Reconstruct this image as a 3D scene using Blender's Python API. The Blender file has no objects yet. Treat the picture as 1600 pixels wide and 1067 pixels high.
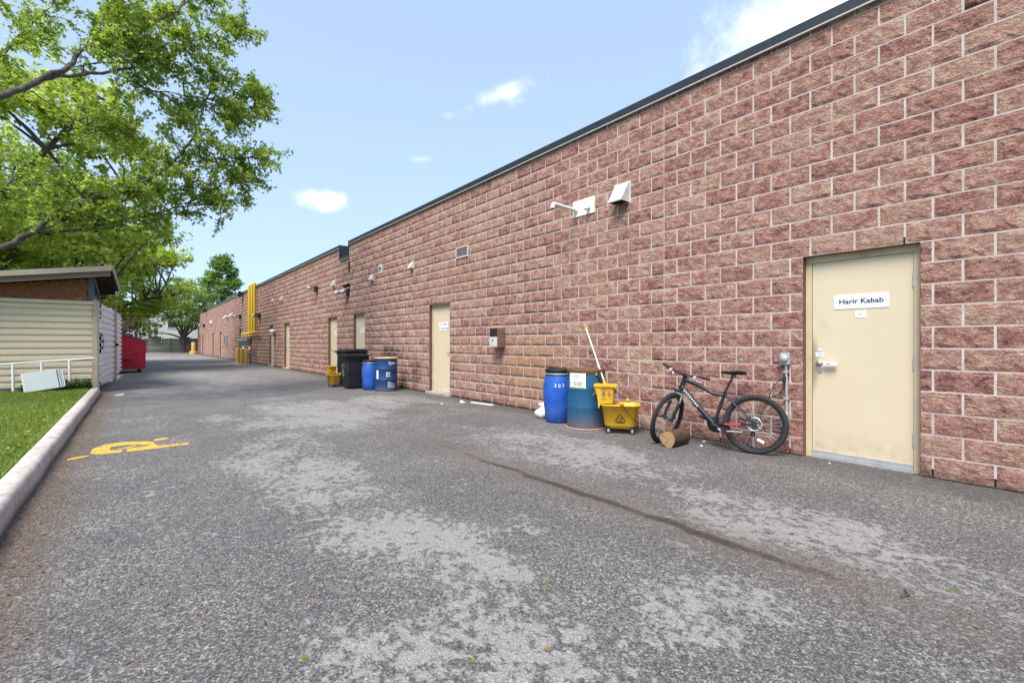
import bpy, bmesh, math, random
import numpy as np
from mathutils import Vector, Matrix, Euler, noise as mnoise

S = bpy.context.scene
COL = S.collection
PI = math.pi
rnd = random.Random(7)
R = math.radians

# ------------------------------------------------------------------ camera, sky, sun, exposure
CAM_H = 1.25            # eye height
F = 718.5               # focal length in photograph pixels (16.2 mm)
AZ = R(39.3)            # the camera looks 39.3 degrees to the right of the wall's direction
CA, SA = math.cos(AZ), math.sin(AZ)
D = 5.726               # distance from the camera to the block wall (plane x = D)
VX, VY = 211.5, 536.0   # where the wall's courses meet

cam_d = bpy.data.cameras.new('camera')
cam_d.sensor_width = 36; cam_d.lens = 36 * F / 1600; cam_d.shift_y = 0.0016
cam_d.clip_start = 0.05; cam_d.clip_end = 3000
cam = bpy.data.objects.new('camera', cam_d); COL.objects.link(cam)
cam.location = (0, 0, CAM_H); cam.rotation_euler = (PI / 2, 0, -AZ)
S.camera = cam

SUN_EL, SUN_AZ = R(55), R(-118)       # azimuth clockwise from +Y
sunvec = Vector((math.sin(SUN_AZ) * math.cos(SUN_EL), math.cos(SUN_AZ) * math.cos(SUN_EL), math.sin(SUN_EL)))
sd = bpy.data.lights.new('sun', 'SUN'); sd.energy = 2.6; sd.angle = R(30); sd.color = (1, .95, .88)
so = bpy.data.objects.new('sun', sd); COL.objects.link(so)
so.rotation_euler = sunvec.to_track_quat('Z', 'Y').to_euler(); so.location = (0, 0, 30)

S.view_settings.view_transform = 'Standard'; S.view_settings.look = 'None'
S.view_settings.gamma = 1; S.view_settings.use_curve_mapping = False
S.view_settings.exposure = 1.22

def ray(px, py):
    """pixel of the photograph -> world direction with unit depth along the optical axis"""
    c = (px - 800) / F
    return Vector((c * CA + SA, -c * SA + CA, (VY - py) / F))
def at(px, py, d):
    return Vector((0, 0, CAM_H)) + ray(px, py) * d
def gnd(px, py, z=0.0):
    return at(px, py, F * (CAM_H - z) / (py - VY))
def ws(px):                      # distance along the wall
    return -D * .819 + 6873 / (px - VX)
def wz(px, py):                  # height on the wall
    return CAM_H + (VY - py) / (.1351 * (px - VX))

# ------------------------------------------------------------------ node helpers
class NT:
    def __init__(s, nt): s.nt = nt; s.n = nt.nodes; s.l = nt.links
    def new(s, t, **k):
        n = s.n.new(t)
        for a, b in k.items(): setattr(n, a, b)
        return n
    def put(s, sock, v):
        if isinstance(v, bpy.types.NodeSocket): s.l.new(v, sock)
        elif v is not None:
            if sock.type == 'RGBA' and not hasattr(v, '__len__'): v = (v, v, v, 1)
            elif sock.type == 'RGBA' and len(v) == 3: v = (*v, 1)
            sock.default_value = v
    def math(s, op, a, b=None, c=None, clamp=False):
        n = s.new('ShaderNodeMath', operation=op, use_clamp=clamp)
        for i, v in enumerate((a, b, c)):
            if v is not None: s.put(n.inputs[i], v)
        return n.outputs[0]
    def vmath(s, op, a, b=None, out=0):
        n = s.new('ShaderNodeVectorMath', operation=op)
        s.put(n.inputs[0], a)
        if b is not None: s.put(n.inputs[1], b)
        return n.outputs[out]
    def mix(s, f, a, b, mode='MIX'):
        n = s.new('ShaderNodeMix', data_type='RGBA', blend_type=mode)
        s.put(n.inputs[0], f); s.put(n.inputs[6], a); s.put(n.inputs[7], b)
        return n.outputs[2]
    def noise(s, vec, scale, detail=4, rough=.55, dist=0.0):
        n = s.new('ShaderNodeTexNoise'); s.put(n.inputs['Vector'], vec)
        n.inputs['Scale'].default_value = scale; n.inputs['Detail'].default_value = detail
        n.inputs['Roughness'].default_value = rough; n.inputs['Distortion'].default_value = dist
        return n.outputs[0]
    def voro(s, vec, scale, feature='F1', out='Distance'):
        n = s.new('ShaderNodeTexVoronoi', feature=feature); s.put(n.inputs['Vector'], vec)
        n.inputs['Scale'].default_value = scale
        return n.outputs[out]
    def ramp(s, f, stops, interp='LINEAR'):
        n = s.new('ShaderNodeValToRGB'); s.put(n.inputs[0], f); cr = n.color_ramp; cr.interpolation = interp
        while len(cr.elements) < len(stops): cr.elements.new(.5)
        for e, (p, c) in zip(cr.elements, stops):
            e.position = p; e.color = (c, c, c, 1) if not hasattr(c, '__len__') else (*c, 1)
        return n.outputs[0]
    def step(s, v, a, b):
        n = s.new('ShaderNodeMapRange', interpolation_type='SMOOTHSTEP'); s.put(n.inputs[0], v)
        n.inputs[1].default_value = a; n.inputs[2].default_value = b
        return n.outputs[0]
    def pos(s): return s.new('ShaderNodeNewGeometry').outputs['Position']
    def obj(s): return s.new('ShaderNodeTexCoord').outputs['Object']
    def island(s): return s.new('ShaderNodeNewGeometry').outputs['Random Per Island']
    def sep(s, v):
        n = s.new('ShaderNodeSeparateXYZ'); s.put(n.inputs[0], v); return n.outputs
    def scale(s, v, xyz): return s.vmath('MULTIPLY', v, xyz)
    def bump(s, h, strength, dist, nrm=None):
        n = s.new('ShaderNodeBump'); s.put(n.inputs['Height'], h)
        n.inputs['Strength'].default_value = strength; n.inputs['Distance'].default_value = dist
        if nrm: s.put(n.inputs['Normal'], nrm)
        return n.outputs[0]

def new_mat(name):
    m = bpy.data.materials.new(name); m.use_nodes = True
    t = NT(m.node_tree); t.n.clear()
    out = t.new('ShaderNodeOutputMaterial'); b = t.new('ShaderNodeBsdfPrincipled')
    t.l.new(b.outputs[0], out.inputs[0])
    t.b = b; t.out = out
    return m, t

def simple(name, col, rough=.6, metal=0.0, var=.12, vscale=6.0, dirt=0.0, dirtcol=(.12, .1, .08), bump=0.0, bscale=60, spec=.4, dscale=3.0):
    m, t = new_mat(name); p = t.pos()
    n = t.noise(p, vscale, 5)
    lo = tuple(c * (1 - var) for c in col); hi = tuple(min(1, c * (1 + var)) for c in col)
    c = t.ramp(n, [(.3, lo), (.7, hi)])
    if dirt:
        d = t.step(t.noise(p, dscale, 8, .65), .62 - dirt * .35, .80)
        c = t.mix(t.math('MULTIPLY', d, min(1, .35 + dirt)), c, dirtcol)
    t.put(t.b.inputs['Base Color'], c)
    r = t.math('MULTIPLY_ADD', t.noise(p, vscale * 3, 3), .25, rough - .12)
    t.put(t.b.inputs['Roughness'], r)
    t.b.inputs['Metallic'].default_value = metal
    t.b.inputs['Specular IOR Level'].default_value = spec
    if bump: t.put(t.b.inputs['Normal'], t.bump(t.noise(p, bscale, 4), .5, bump))
    return m

# ------------------------------------------------------------------ world
W = bpy.data.worlds.new('World'); S.world = W; W.use_nodes = True
wt = NT(W.node_tree); wt.n.clear()
wo = wt.new('ShaderNodeOutputWorld'); bg = wt.new('ShaderNodeBackground'); wt.l.new(bg.outputs[0], wo.inputs[0])
sky = wt.new('ShaderNodeTexSky', sky_type='NISHITA'); sky.sun_disc = False
sky.sun_elevation = SUN_EL; sky.sun_rotation = SUN_AZ % (2 * PI); sky.air_density = 1.0; sky.dust_density = 1.6; sky.ozone_density = 1.6
dirv = wt.vmath('NORMALIZE', wt.new('ShaderNodeTexCoord').outputs['Generated'])
zz = wt.sep(dirv)[2]
# thin summer haze: pale veil, stronger towards the horizon
veil = wt.ramp(zz, [(.0, .75), (.18, .60), (.5, .52), (1, .5)])
skyc = wt.mix(veil, sky.outputs[0], (5.3, 7.1, 10.4))
def cloud(cols, px, py, w, h, seed, amt, tilt=0.0, scale=9.0, soft=.55):
    d0 = ray(px, py).normalized(); right = Vector((0, 0, 1)).cross(d0).normalized() * -1; up = right.cross(d0).normalized()
    if up.z < 0: up = -up
    rr = (right * math.cos(tilt) + up * math.sin(tilt)); uu = (up * math.cos(tilt) - right * math.sin(tilt))
    dv = wt.vmath('ADD', dirv, tuple(-d0))
    u = wt.math('DIVIDE', wt.vmath('DOT_PRODUCT', dv, tuple(rr), 1), w / F)
    v = wt.math('DIVIDE', wt.vmath('DOT_PRODUCT', dv, tuple(uu), 1), h / F)
    q = wt.math('SQRT', wt.math('ADD', wt.math('MULTIPLY', u, u), wt.math('MULTIPLY', v, v)))
    n = wt.noise(wt.vmath('ADD', dirv, (seed, seed * 1.7, 0)), scale, 9, .62, .3)
    val = wt.math('ADD', wt.math('SUBTRACT', 1.0, q), wt.math('MULTIPLY', wt.math('SUBTRACT', n, .5), 3.2))
    m = wt.math('MULTIPLY', wt.step(val, -.1, soft + .75), amt)
    front = wt.math('GREATER_THAN', wt.vmath('DOT_PRODUCT', dirv, tuple(d0), 1), 0.0)
    return wt.mix(wt.math('MULTIPLY', m, front), cols, (11.3, 11.5, 11.8))
skyc = cloud(skyc, 1268, 14, 130, 44, 2.0, .97, R(10), 7.0)
skyc = cloud(skyc, 785, 147, 56, 15, 5.0, .7, R(18), 12.0)
skyc = cloud(skyc, 508, 313, 42, 14, 8.0, .8, R(6), 12.0)
skyc = cloud(skyc, 655, 249, 26, 6, 3.0, .16, R(3), 16.0)
skyc = cloud(skyc, 700, 180, 14, 6, 6.0, .12, 0, 16.0)
wt.l.new(skyc, bg.inputs[0]); bg.inputs[1].default_value = .068

# ------------------------------------------------------------------ mesh helpers
def link(name, me, parent=None, loc=None):
    o = bpy.data.objects.new(name, me); COL.objects.link(o)
    if parent is not None: o.parent = parent
    if loc is not None: o.location = loc
    return o
def tag(o, label=None, cat=None, group=None, kind=None):
    if label: o['label'] = label
    if cat: o['category'] = cat
    if group: o['group'] = group
    if kind: o['kind'] = kind
    return o
def thing(name, label, cat, loc=(0, 0, 0), rot=(0, 0, 0), group=None):
    o = bpy.data.objects.new(name, None); COL.objects.link(o)
    o.empty_display_size = .1; o.location = loc; o.rotation_euler = rot
    return tag(o, label, cat, group)
def copy_tree(o, parent=None):
    c = o.copy(); COL.objects.link(c)
    if parent is not None: c.parent = parent
    for ch in list(o.children): copy_tree(ch, c)
    return c

def frame_of(d):
    d = Vector(d).normalized()
    a = Vector((0, 0, 1)) if abs(d.z) < .95 else Vector((1, 0, 0))
    u = d.cross(a).normalized(); v = u.cross(d).normalized()
    return d, u, v

class MB:
    """collects shapes into one mesh"""
    def __init__(s): s.v = []; s.f = []; s.m = []; s.sm = []
    def add(s, vs, fs, mi=0, smooth=False):
        b = len(s.v); s.v += [tuple(p) for p in vs]
        for f in fs: s.f.append(tuple(i + b for i in f)); s.m.append(mi); s.sm.append(smooth)
        return s
    def box(s, c, size, mi=0, rot=None, taper=1.0):
        hx, hy, hz = (x / 2 for x in size); vs = []
        for z in (-1, 1):
            k = taper if z > 0 else 1.0
            for x, y in ((-1, -1), (1, -1), (1, 1), (-1, 1)): vs.append(Vector((x * hx * k, y * hy * k, z * hz)))
        if rot is not None:
            M = rot if isinstance(rot, Matrix) else Euler(rot).to_matrix(); vs = [M @ v for v in vs]
        c = Vector(c)
        return s.add([v + c for v in vs], [(3, 2, 1, 0), (4, 5, 6, 7), (0, 1, 5, 4), (1, 2, 6, 5), (2, 3, 7, 6), (3, 0, 4, 7)], mi)
    def b2(s, p, q, mi=0):
        return s.box([(a + b) / 2 for a, b in zip(p, q)], [abs(b - a) for a, b in zip(p, q)], mi)
    def rbox(s, c, size, r, mi=0, rot=None, seg=3):
        """box with rounded vertical edges and a chamfered top and bottom"""
        hx, hy, hz = (x / 2 for x in size); r = min(r, hx * .98, hy * .98)
        ring = []
        for k, (cx, cy) in enumerate(((hx - r, hy - r), (-hx + r, hy - r), (-hx + r, -hy + r), (hx - r, -hy + r))):
            for i in range(seg + 1):
                a = PI / 2 * (k + i / seg); ring.append((cx, cy, math.cos(a), math.sin(a)))
        n = len(ring); vs = []; ch = min(r * .4, hz * .3)
        for z, rr in ((-hz, r - ch), (-hz + ch, r), (hz - ch, r), (hz, r - ch)):
            for cx, cy, a, b in ring: vs.append(Vector((cx + a * rr, cy + b * rr, z)))
        M = None
        if rot is not None: M = rot if isinstance(rot, Matrix) else Euler(rot).to_matrix()
        c = Vector(c); vs = [(M @ v if M else v) + c for v in vs]
        fs = [tuple(reversed(range(n))), tuple(range(3 * n, 4 * n))]
        for l in range(3):
            for i in range(n):
                j = (i + 1) % n; fs.append((l * n + i, l * n + j, (l + 1) * n + j, (l + 1) * n + i))
        return s.add(vs, fs, mi)
    def cyl(s, a, b, r0, r1=None, n=12, mi=0, caps=True, smooth=True):
        r1 = r0 if r1 is None else r1; a, b = Vector(a), Vector(b); d, u, v = frame_of(b - a); vs = []
        for p, r in ((a, r0), (b, r1)):
            for i in range(n): t = 2 * PI * i / n; vs.append(p + u * math.cos(t) * r + v * math.sin(t) * r)
        fs = [(i, (i + 1) % n, n + (i + 1) % n, n + i) for i in range(n)]
        s.add(vs, fs, mi, smooth)
        if caps: s.add(vs[:n], [tuple(reversed(range(n)))], mi); s.add(vs[n:], [tuple(range(n))], mi)
        return s
    def tube(s, pts, r, n=8, mi=0, caps=True, flat=1.0):
        pts = [Vector(p) for p in pts]; m = len(pts); rs = r if hasattr(r, '__len__') else [r] * m
        vs = []; u = None
        for i, p in enumerate(pts):
            d = (pts[min(i + 1, m - 1)] - pts[max(i - 1, 0)])
            if d.length < 1e-9: d = Vector((0, 0, 1))
            d.normalize()
            if u is None: u = frame_of(d)[1]; v = d.cross(u)
            else:
                u = (u - d * u.dot(d))
                u = u.normalized() if u.length > 1e-6 else frame_of(d)[1]
                v = d.cross(u)
            for k in range(n): t = 2 * PI * k / n; vs.append(p + u * math.cos(t) * rs[i] + v * math.sin(t) * rs[i] * flat)
        fs = []
        for i in range(m - 1):
            for k in range(n): k2 = (k + 1) % n; fs.append((i * n + k, i * n + k2, (i + 1) * n + k2, (i + 1) * n + k))
        s.add(vs, fs, mi, True)
        if caps: s.add(vs[:n], [tuple(reversed(range(n)))], mi); s.add(vs[-n:], [tuple(range(n))], mi)
        return s
    def lathe(s, prof, c=(0, 0, 0), n=32, mi=0, axis=None, smooth=True):
        """profile of (radius, height) turned about an axis (default z)"""
        c = Vector(c)
        d, u, v = frame_of(axis) if axis is not None else (Vector((0, 0, 1)), Vector((1, 0, 0)), Vector((0, 1, 0)))
        vs = []
        for r, h in prof:
            for i in range(n): t = 2 * PI * i / n; vs.append(c + d * h + u * math.cos(t) * r + v * math.sin(t) * r)
        fs = []
        for l in range(len(prof) - 1):
            for i in range(n): j = (i + 1) % n; fs.append((l * n + i, l * n + j, (l + 1) * n + j, (l + 1) * n + i))
        return s.add(vs, fs, mi, smooth)
    def torus(s, c, axis, R_, r, n=40, k=8, mi=0, flat=1.0):
        pr = [(R_ + r * math.cos(2 * PI * i / k), r * flat * math.sin(2 * PI * i / k)) for i in range(k + 1)]
        return s.lathe(pr, c, n, mi, axis)
    def prism(s, poly, o, u, v, w, t, mi=0):
        """polygon in the u,v plane at o, extruded by t along w"""
        o, u, v, w = Vector(o), Vector(u), Vector(v), Vector(w); n = len(poly)
        A = [o + u * x + v * y for x, y in poly]; B = [p + w * t for p in A]
        fs = [tuple(range(n)), tuple(reversed(range(n, 2 * n)))] + [(i, n + i, n + (i + 1) % n, (i + 1) % n) for i in range(n)]
        return s.add(A + B, fs, mi)
    def sphere(s, c, r, n=12, m=8, mi=0, sc=(1, 1, 1)):
        vs = []; c = Vector(c)
        for j in range(m + 1):
            a = PI * j / m
            for i in range(n): t = 2 * PI * i / n; vs.append(c + Vector((r * math.sin(a) * math.cos(t) * sc[0], r * math.sin(a) * math.sin(t) * sc[1], r * math.cos(a) * sc[2])))
        fs = [(j * n + i, (j + 1) * n + i, (j + 1) * n + (i + 1) % n, j * n + (i + 1) % n) for j in range(m) for i in range(n)]
        return s.add(vs, fs, mi, True)
    def text(s, txt, size, fn, mi=0, align='CENTER', bold=0.0, sx=1.0):
        v, f = text_shape(txt, size, align, bold)
        return s.add([fn(x * sx, y) for x, y in v], f, mi)
    def mesh(s, name, mats):
        me = bpy.data.meshes.new(name); me.from_pydata(s.v, [], s.f)
        for m in (mats if isinstance(mats, (list, tuple)) else [mats]): me.materials.append(m)
        me.polygons.foreach_set('material_index', s.m); me.polygons.foreach_set('use_smooth', s.sm)
        bm = bmesh.new(); bm.from_mesh(me)
        bmesh.ops.recalc_face_normals(bm, faces=bm.faces); bm.to_mesh(me); bm.free()
        me.update(); return me
    def build(s, name, mats, parent=None, world=False, bevel=0.0):
        """world=True: the coordinates are world ones, the parent is only translated"""
        if world and parent is not None:
            o = Vector(parent.location)
            if parent.parent: o += Vector(parent.parent.location)
            s.v = [tuple(Vector(p) - o) for p in s.v]
        me = s.mesh(name, mats)
        if bevel:
            bm = bmesh.new(); bm.from_mesh(me)
            es = [e for e in bm.edges if len(e.link_faces) == 2 and e.calc_face_angle(0) > .6]
            bmesh.ops.bevel(bm, geom=es, offset=bevel, segments=2, affect='EDGES', profile=.6); bm.to_mesh(me); bm.free()
        return link(name, me, parent)

_tc = {}
def text_shape(txt, size, align='CENTER', bold=0.0):
    key = (txt, align, bold)
    if key not in _tc:
        cu = bpy.data.curves.new('lettering', 'FONT'); cu.body = txt; cu.size = 1; cu.align_x = align; cu.align_y = 'CENTER'
        cu.offset = bold; cu.resolution_u = 3
        ob = bpy.data.objects.new('lettering', cu); COL.objects.link(ob)
        dg = bpy.context.evaluated_depsgraph_get(); ev = ob.evaluated_get(dg); me = ev.to_mesh()
        _tc[key] = ([(v.co.x, v.co.y) for v in me.vertices], [tuple(p.vertices) for p in me.polygons])
        ev.to_mesh_clear(); bpy.data.objects.remove(ob); bpy.data.curves.remove(cu)
    v, f = _tc[key]
    return [(x * size, y * size) for x, y in v], f

def np_mesh(name, verts, quads, mats, parent=None, loc=None, smooth=False):
    """verts (N,3), quads (M,4) numpy arrays -> object"""
    me = bpy.data.meshes.new(name); k = quads.shape[1]
    me.vertices.add(len(verts)); me.vertices.foreach_set('co', np.ascontiguousarray(verts, np.float32).ravel())
    me.loops.add(quads.size); me.loops.foreach_set('vertex_index', np.ascontiguousarray(quads, np.int32).ravel())
    me.polygons.add(len(quads)); me.polygons.foreach_set('loop_start', np.arange(0, quads.size, k, dtype=np.int32))
    if smooth: me.polygons.foreach_set('use_smooth', np.ones(len(quads), bool))
    for m in (mats if isinstance(mats, (list, tuple)) else [mats]): me.materials.append(m)
    me.update(calc_edges=True); me.validate()
    return link(name, me, parent, loc)
# ------------------------------------------------------------------ materials
M = {}
def block_mat():
    m, t = new_mat('split_face_block'); p = t.pos()
    rid = t.math('FRACT', t.math('ADD', t.math('MULTIPLY', t.new('ShaderNodeObjectInfo').outputs['Random'], 3.7), t.math('MULTIPLY', t.island(), 5.3)))
    ps = t.scale(p, (1, 1, 1.9))
    # diagonal chisel grain
    n1 = t.noise(ps, 9, 7, .62, .6)
    n2 = t.noise(ps, 34, 6, .66, .4)
    n3 = t.noise(p, 85, 5, .7)
    f = t.math('ADD', t.math('ADD', t.math('MULTIPLY', n1, .50), t.math('MULTIPLY', n3, .34)), t.math('MULTIPLY', n2, .32))
    f = t.math('ADD', f, t.math('MULTIPLY', t.math('SUBTRACT', rid, .5), .075))
    c = t.ramp(f, [(.415, (.075, .034, .029)), (.485, (.225, .098, .082)), (.545, (.375, .180, .150)), (.605, (.46, .270, .205)), (.68, (.57, .42, .31))])
    # lighter and greyer mortar-smeared blocks
    c = t.mix(t.math('MULTIPLY', t.step(t.noise(p, 60, 5, .7), .60, .78), .45), c, (.50, .40, .34))
    c = t.mix(t.math('MULTIPLY', t.step(rid, .78, .98), .22), c, (.42, .27, .21))
    x, y, z = t.sep(p)
    # rusty orange bloom behind the drums
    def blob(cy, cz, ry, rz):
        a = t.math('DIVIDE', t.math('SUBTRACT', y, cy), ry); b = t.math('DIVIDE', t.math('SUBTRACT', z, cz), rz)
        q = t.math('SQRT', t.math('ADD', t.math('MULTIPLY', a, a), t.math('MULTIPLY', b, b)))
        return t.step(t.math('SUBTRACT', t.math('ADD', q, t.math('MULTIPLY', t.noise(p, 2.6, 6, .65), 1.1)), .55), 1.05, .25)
    c = t.mix(t.math('MULTIPLY', blob(6.3, .8, 1.6, .9), .38), c, (.46, .26, .11))
    c = t.mix(t.math('MULTIPLY', blob(8.6, 2.9, .6, 1.0), .16), c, (.46, .28, .13))
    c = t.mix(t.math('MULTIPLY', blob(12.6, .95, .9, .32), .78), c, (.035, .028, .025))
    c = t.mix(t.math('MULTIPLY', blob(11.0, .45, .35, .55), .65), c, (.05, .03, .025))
    c = t.mix(t.math('MULTIPLY', blob(16.0, 2.6, .25, .4), .45), c, (.07, .045, .04))
    c = t.mix(t.math('MULTIPLY', blob(16.3, 3.7, .9, .35), .35), c, (.10, .06, .05))
    c = t.mix(t.math('MULTIPLY', t.step(z, .16, .0), .35), c, (.10, .065, .05))
    t.put(t.b.inputs['Base Color'], c); t.b.inputs['Roughness'].default_value = .93; t.b.inputs['Specular IOR Level'].default_value = .22
    h = t.math('ADD', t.math('MULTIPLY', t.noise(ps, 24, 5, .6, .8), 1.0), t.math('MULTIPLY', t.noise(p, 95, 4, .65), .35))
    t.put(t.b.inputs['Normal'], t.bump(h, 1.0, .055))
    return m
M['block'] = block_mat()
M['mortar'] = simple('mortar', (.50, .445, .41), .95, var=.16, vscale=7, dirt=.6, dirtcol=(.36, .255, .215), bump=.004, bscale=140, spec=.1, dscale=1.6)
M['coping'] = simple('coping_metal', (.030, .036, .042), .42, .3, var=.1)
M['coping_edge'] = simple('coping_drip_edge', (.50, .48, .44), .5, .2)

def door_mat(nm='cream_door_paint', gr=.9):
    m, t = new_mat(nm); o = t.obj(); p = t.pos(); x, y, z = t.sep(o)
    c = t.mix(t.noise(p, 1.4, 3), (.57, .475, .32), (.62, .525, .365))
    # grime round the lever (its own side of the leaf) and scuffs low down
    def blob(cy, cz, ry, rz, d=.8):
        a = t.math('DIVIDE', t.math('SUBTRACT', y, cy), ry); b = t.math('DIVIDE', t.math('SUBTRACT', z, cz), rz)
        q = t.math('ADD', t.math('MULTIPLY', a, a), t.math('MULTIPLY', b, b))
        return t.step(t.math('ADD', q, t.math('MULTIPLY', t.noise(p, 9, 5, .7), d)), 1.25, .3)
    g = t.math('MAXIMUM', blob(.44, 1.02, .10, .46), t.math('MULTIPLY', blob(.33, 1.42, .17, .22, 1.6), .28))
    c = t.mix(t.math('MULTIPLY', g, .85 * gr), c, (.20, .14, .075))
    c = t.mix(t.math('MULTIPLY', t.step(t.noise(t.scale(p, (1, 1, .35)), 5, 8, .7), .62, .8), .35), c, (.36, .28, .17))
    c = t.mix(t.math('MULTIPLY', t.step(t.noise(t.scale(p, (3, 3, 34)), 3, 5, .6), .70, .76), .40), c, (.32, .24, .15))
    c = t.mix(t.math('MULTIPLY', t.math('MULTIPLY', t.step(z, .42, .02), t.step(t.noise(p, 13, 6, .7), .35, .7)), .45), c, (.30, .235, .15))
    t.put(t.b.inputs['Base Color'], c); t.put(t.b.inputs['Roughness'], t.math('MULTIPLY_ADD', t.noise(p, 8, 4), .3, .32))
    t.put(t.b.inputs['Normal'], t.bump(t.math('ADD', t.noise(p, 2.2, 2), t.math('MULTIPLY', t.noise(p, 220, 2), .05)), .35, .012))
    return m
M['door'] = door_mat(); M['door_clean'] = door_mat('cream_door_paint_clean', .0)
M['frame'] = simple('cream_frame_paint', (.56, .45, .285), .5, var=.1, dirt=.3, dirtcol=(.25, .16, .09))
M['reveal'] = simple('brown_reveal', (.135, .072, .05), .7, var=.2)
M['steel'] = simple('brushed_steel', (.55, .54, .52), .35, .9)
M['alu'] = simple('aluminium', (.62, .62, .62), .4, .7, dirt=.3)
M['galv'] = simple('galvanised', (.47, .48, .48), .5, .5, var=.15, dirt=.3)
M['white'] = simple('white_paint', (.74, .74, .72), .5, var=.04, dirt=.25, dirtcol=(.4, .36, .3))
M['sign'] = simple('sign_plate', (.66, .69, .74), .35, var=.03)
M['ink'] = simple('black_ink', (.02, .02, .024), .5)
M['inkblue'] = simple('blue_ink', (.06, .14, .30), .5)
M['paper'] = simple('paper', (.80, .80, .80), .7, var=.02)
M['black'] = simple('black_plastic', (.009, .009, .0095), .6, var=.5, vscale=11, spec=.45)
M['blackmetal'] = simple('black_metal', (.02, .02, .022), .4, .2)
M['darkgap'] = simple('dark_gap', (.012, .011, .010), .9)
M['greybox'] = simple('grey_box', (.38, .39, .39), .5, .3, dirt=.3)
M['vent'] = simple('vent_metal', (.60, .58, .56), .5, .15, var=.06, dirt=.45, dirtcol=(.34, .28, .24))
M['pvc'] = simple('pvc', (.66, .65, .60), .4, var=.05, dirt=.3)
M['yellow'] = simple('yellow_paint', (.50, .30, .06), .5, var=.12, dirt=.35, dirtcol=(.25, .14, .03))
M['gasyellow'] = simple('gas_pipe_yellow', (.58, .375, .02), .45, var=.08, dirt=.2, dirtcol=(.3, .18, .03))
M['meter'] = simple('meter_grey', (.10, .11, .12), .5, .2, dirt=.3)
M['glass'] = simple('lamp_glass', (.55, .57, .58), .15, 0, spec=.6)
M['concrete'] = simple('concrete', (.36, .33, .30), .9, var=.15, vscale=9, dirt=.5, dirtcol=(.17, .14, .115), bump=.006, bscale=60, spec=.2)
M['wood'] = simple('weathered_wood', (.20, .19, .155), .85, var=.3, vscale=8, dirt=.3)
M['cord'] = simple('black_rubber', (.015, .015, .016), .6)

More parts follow.
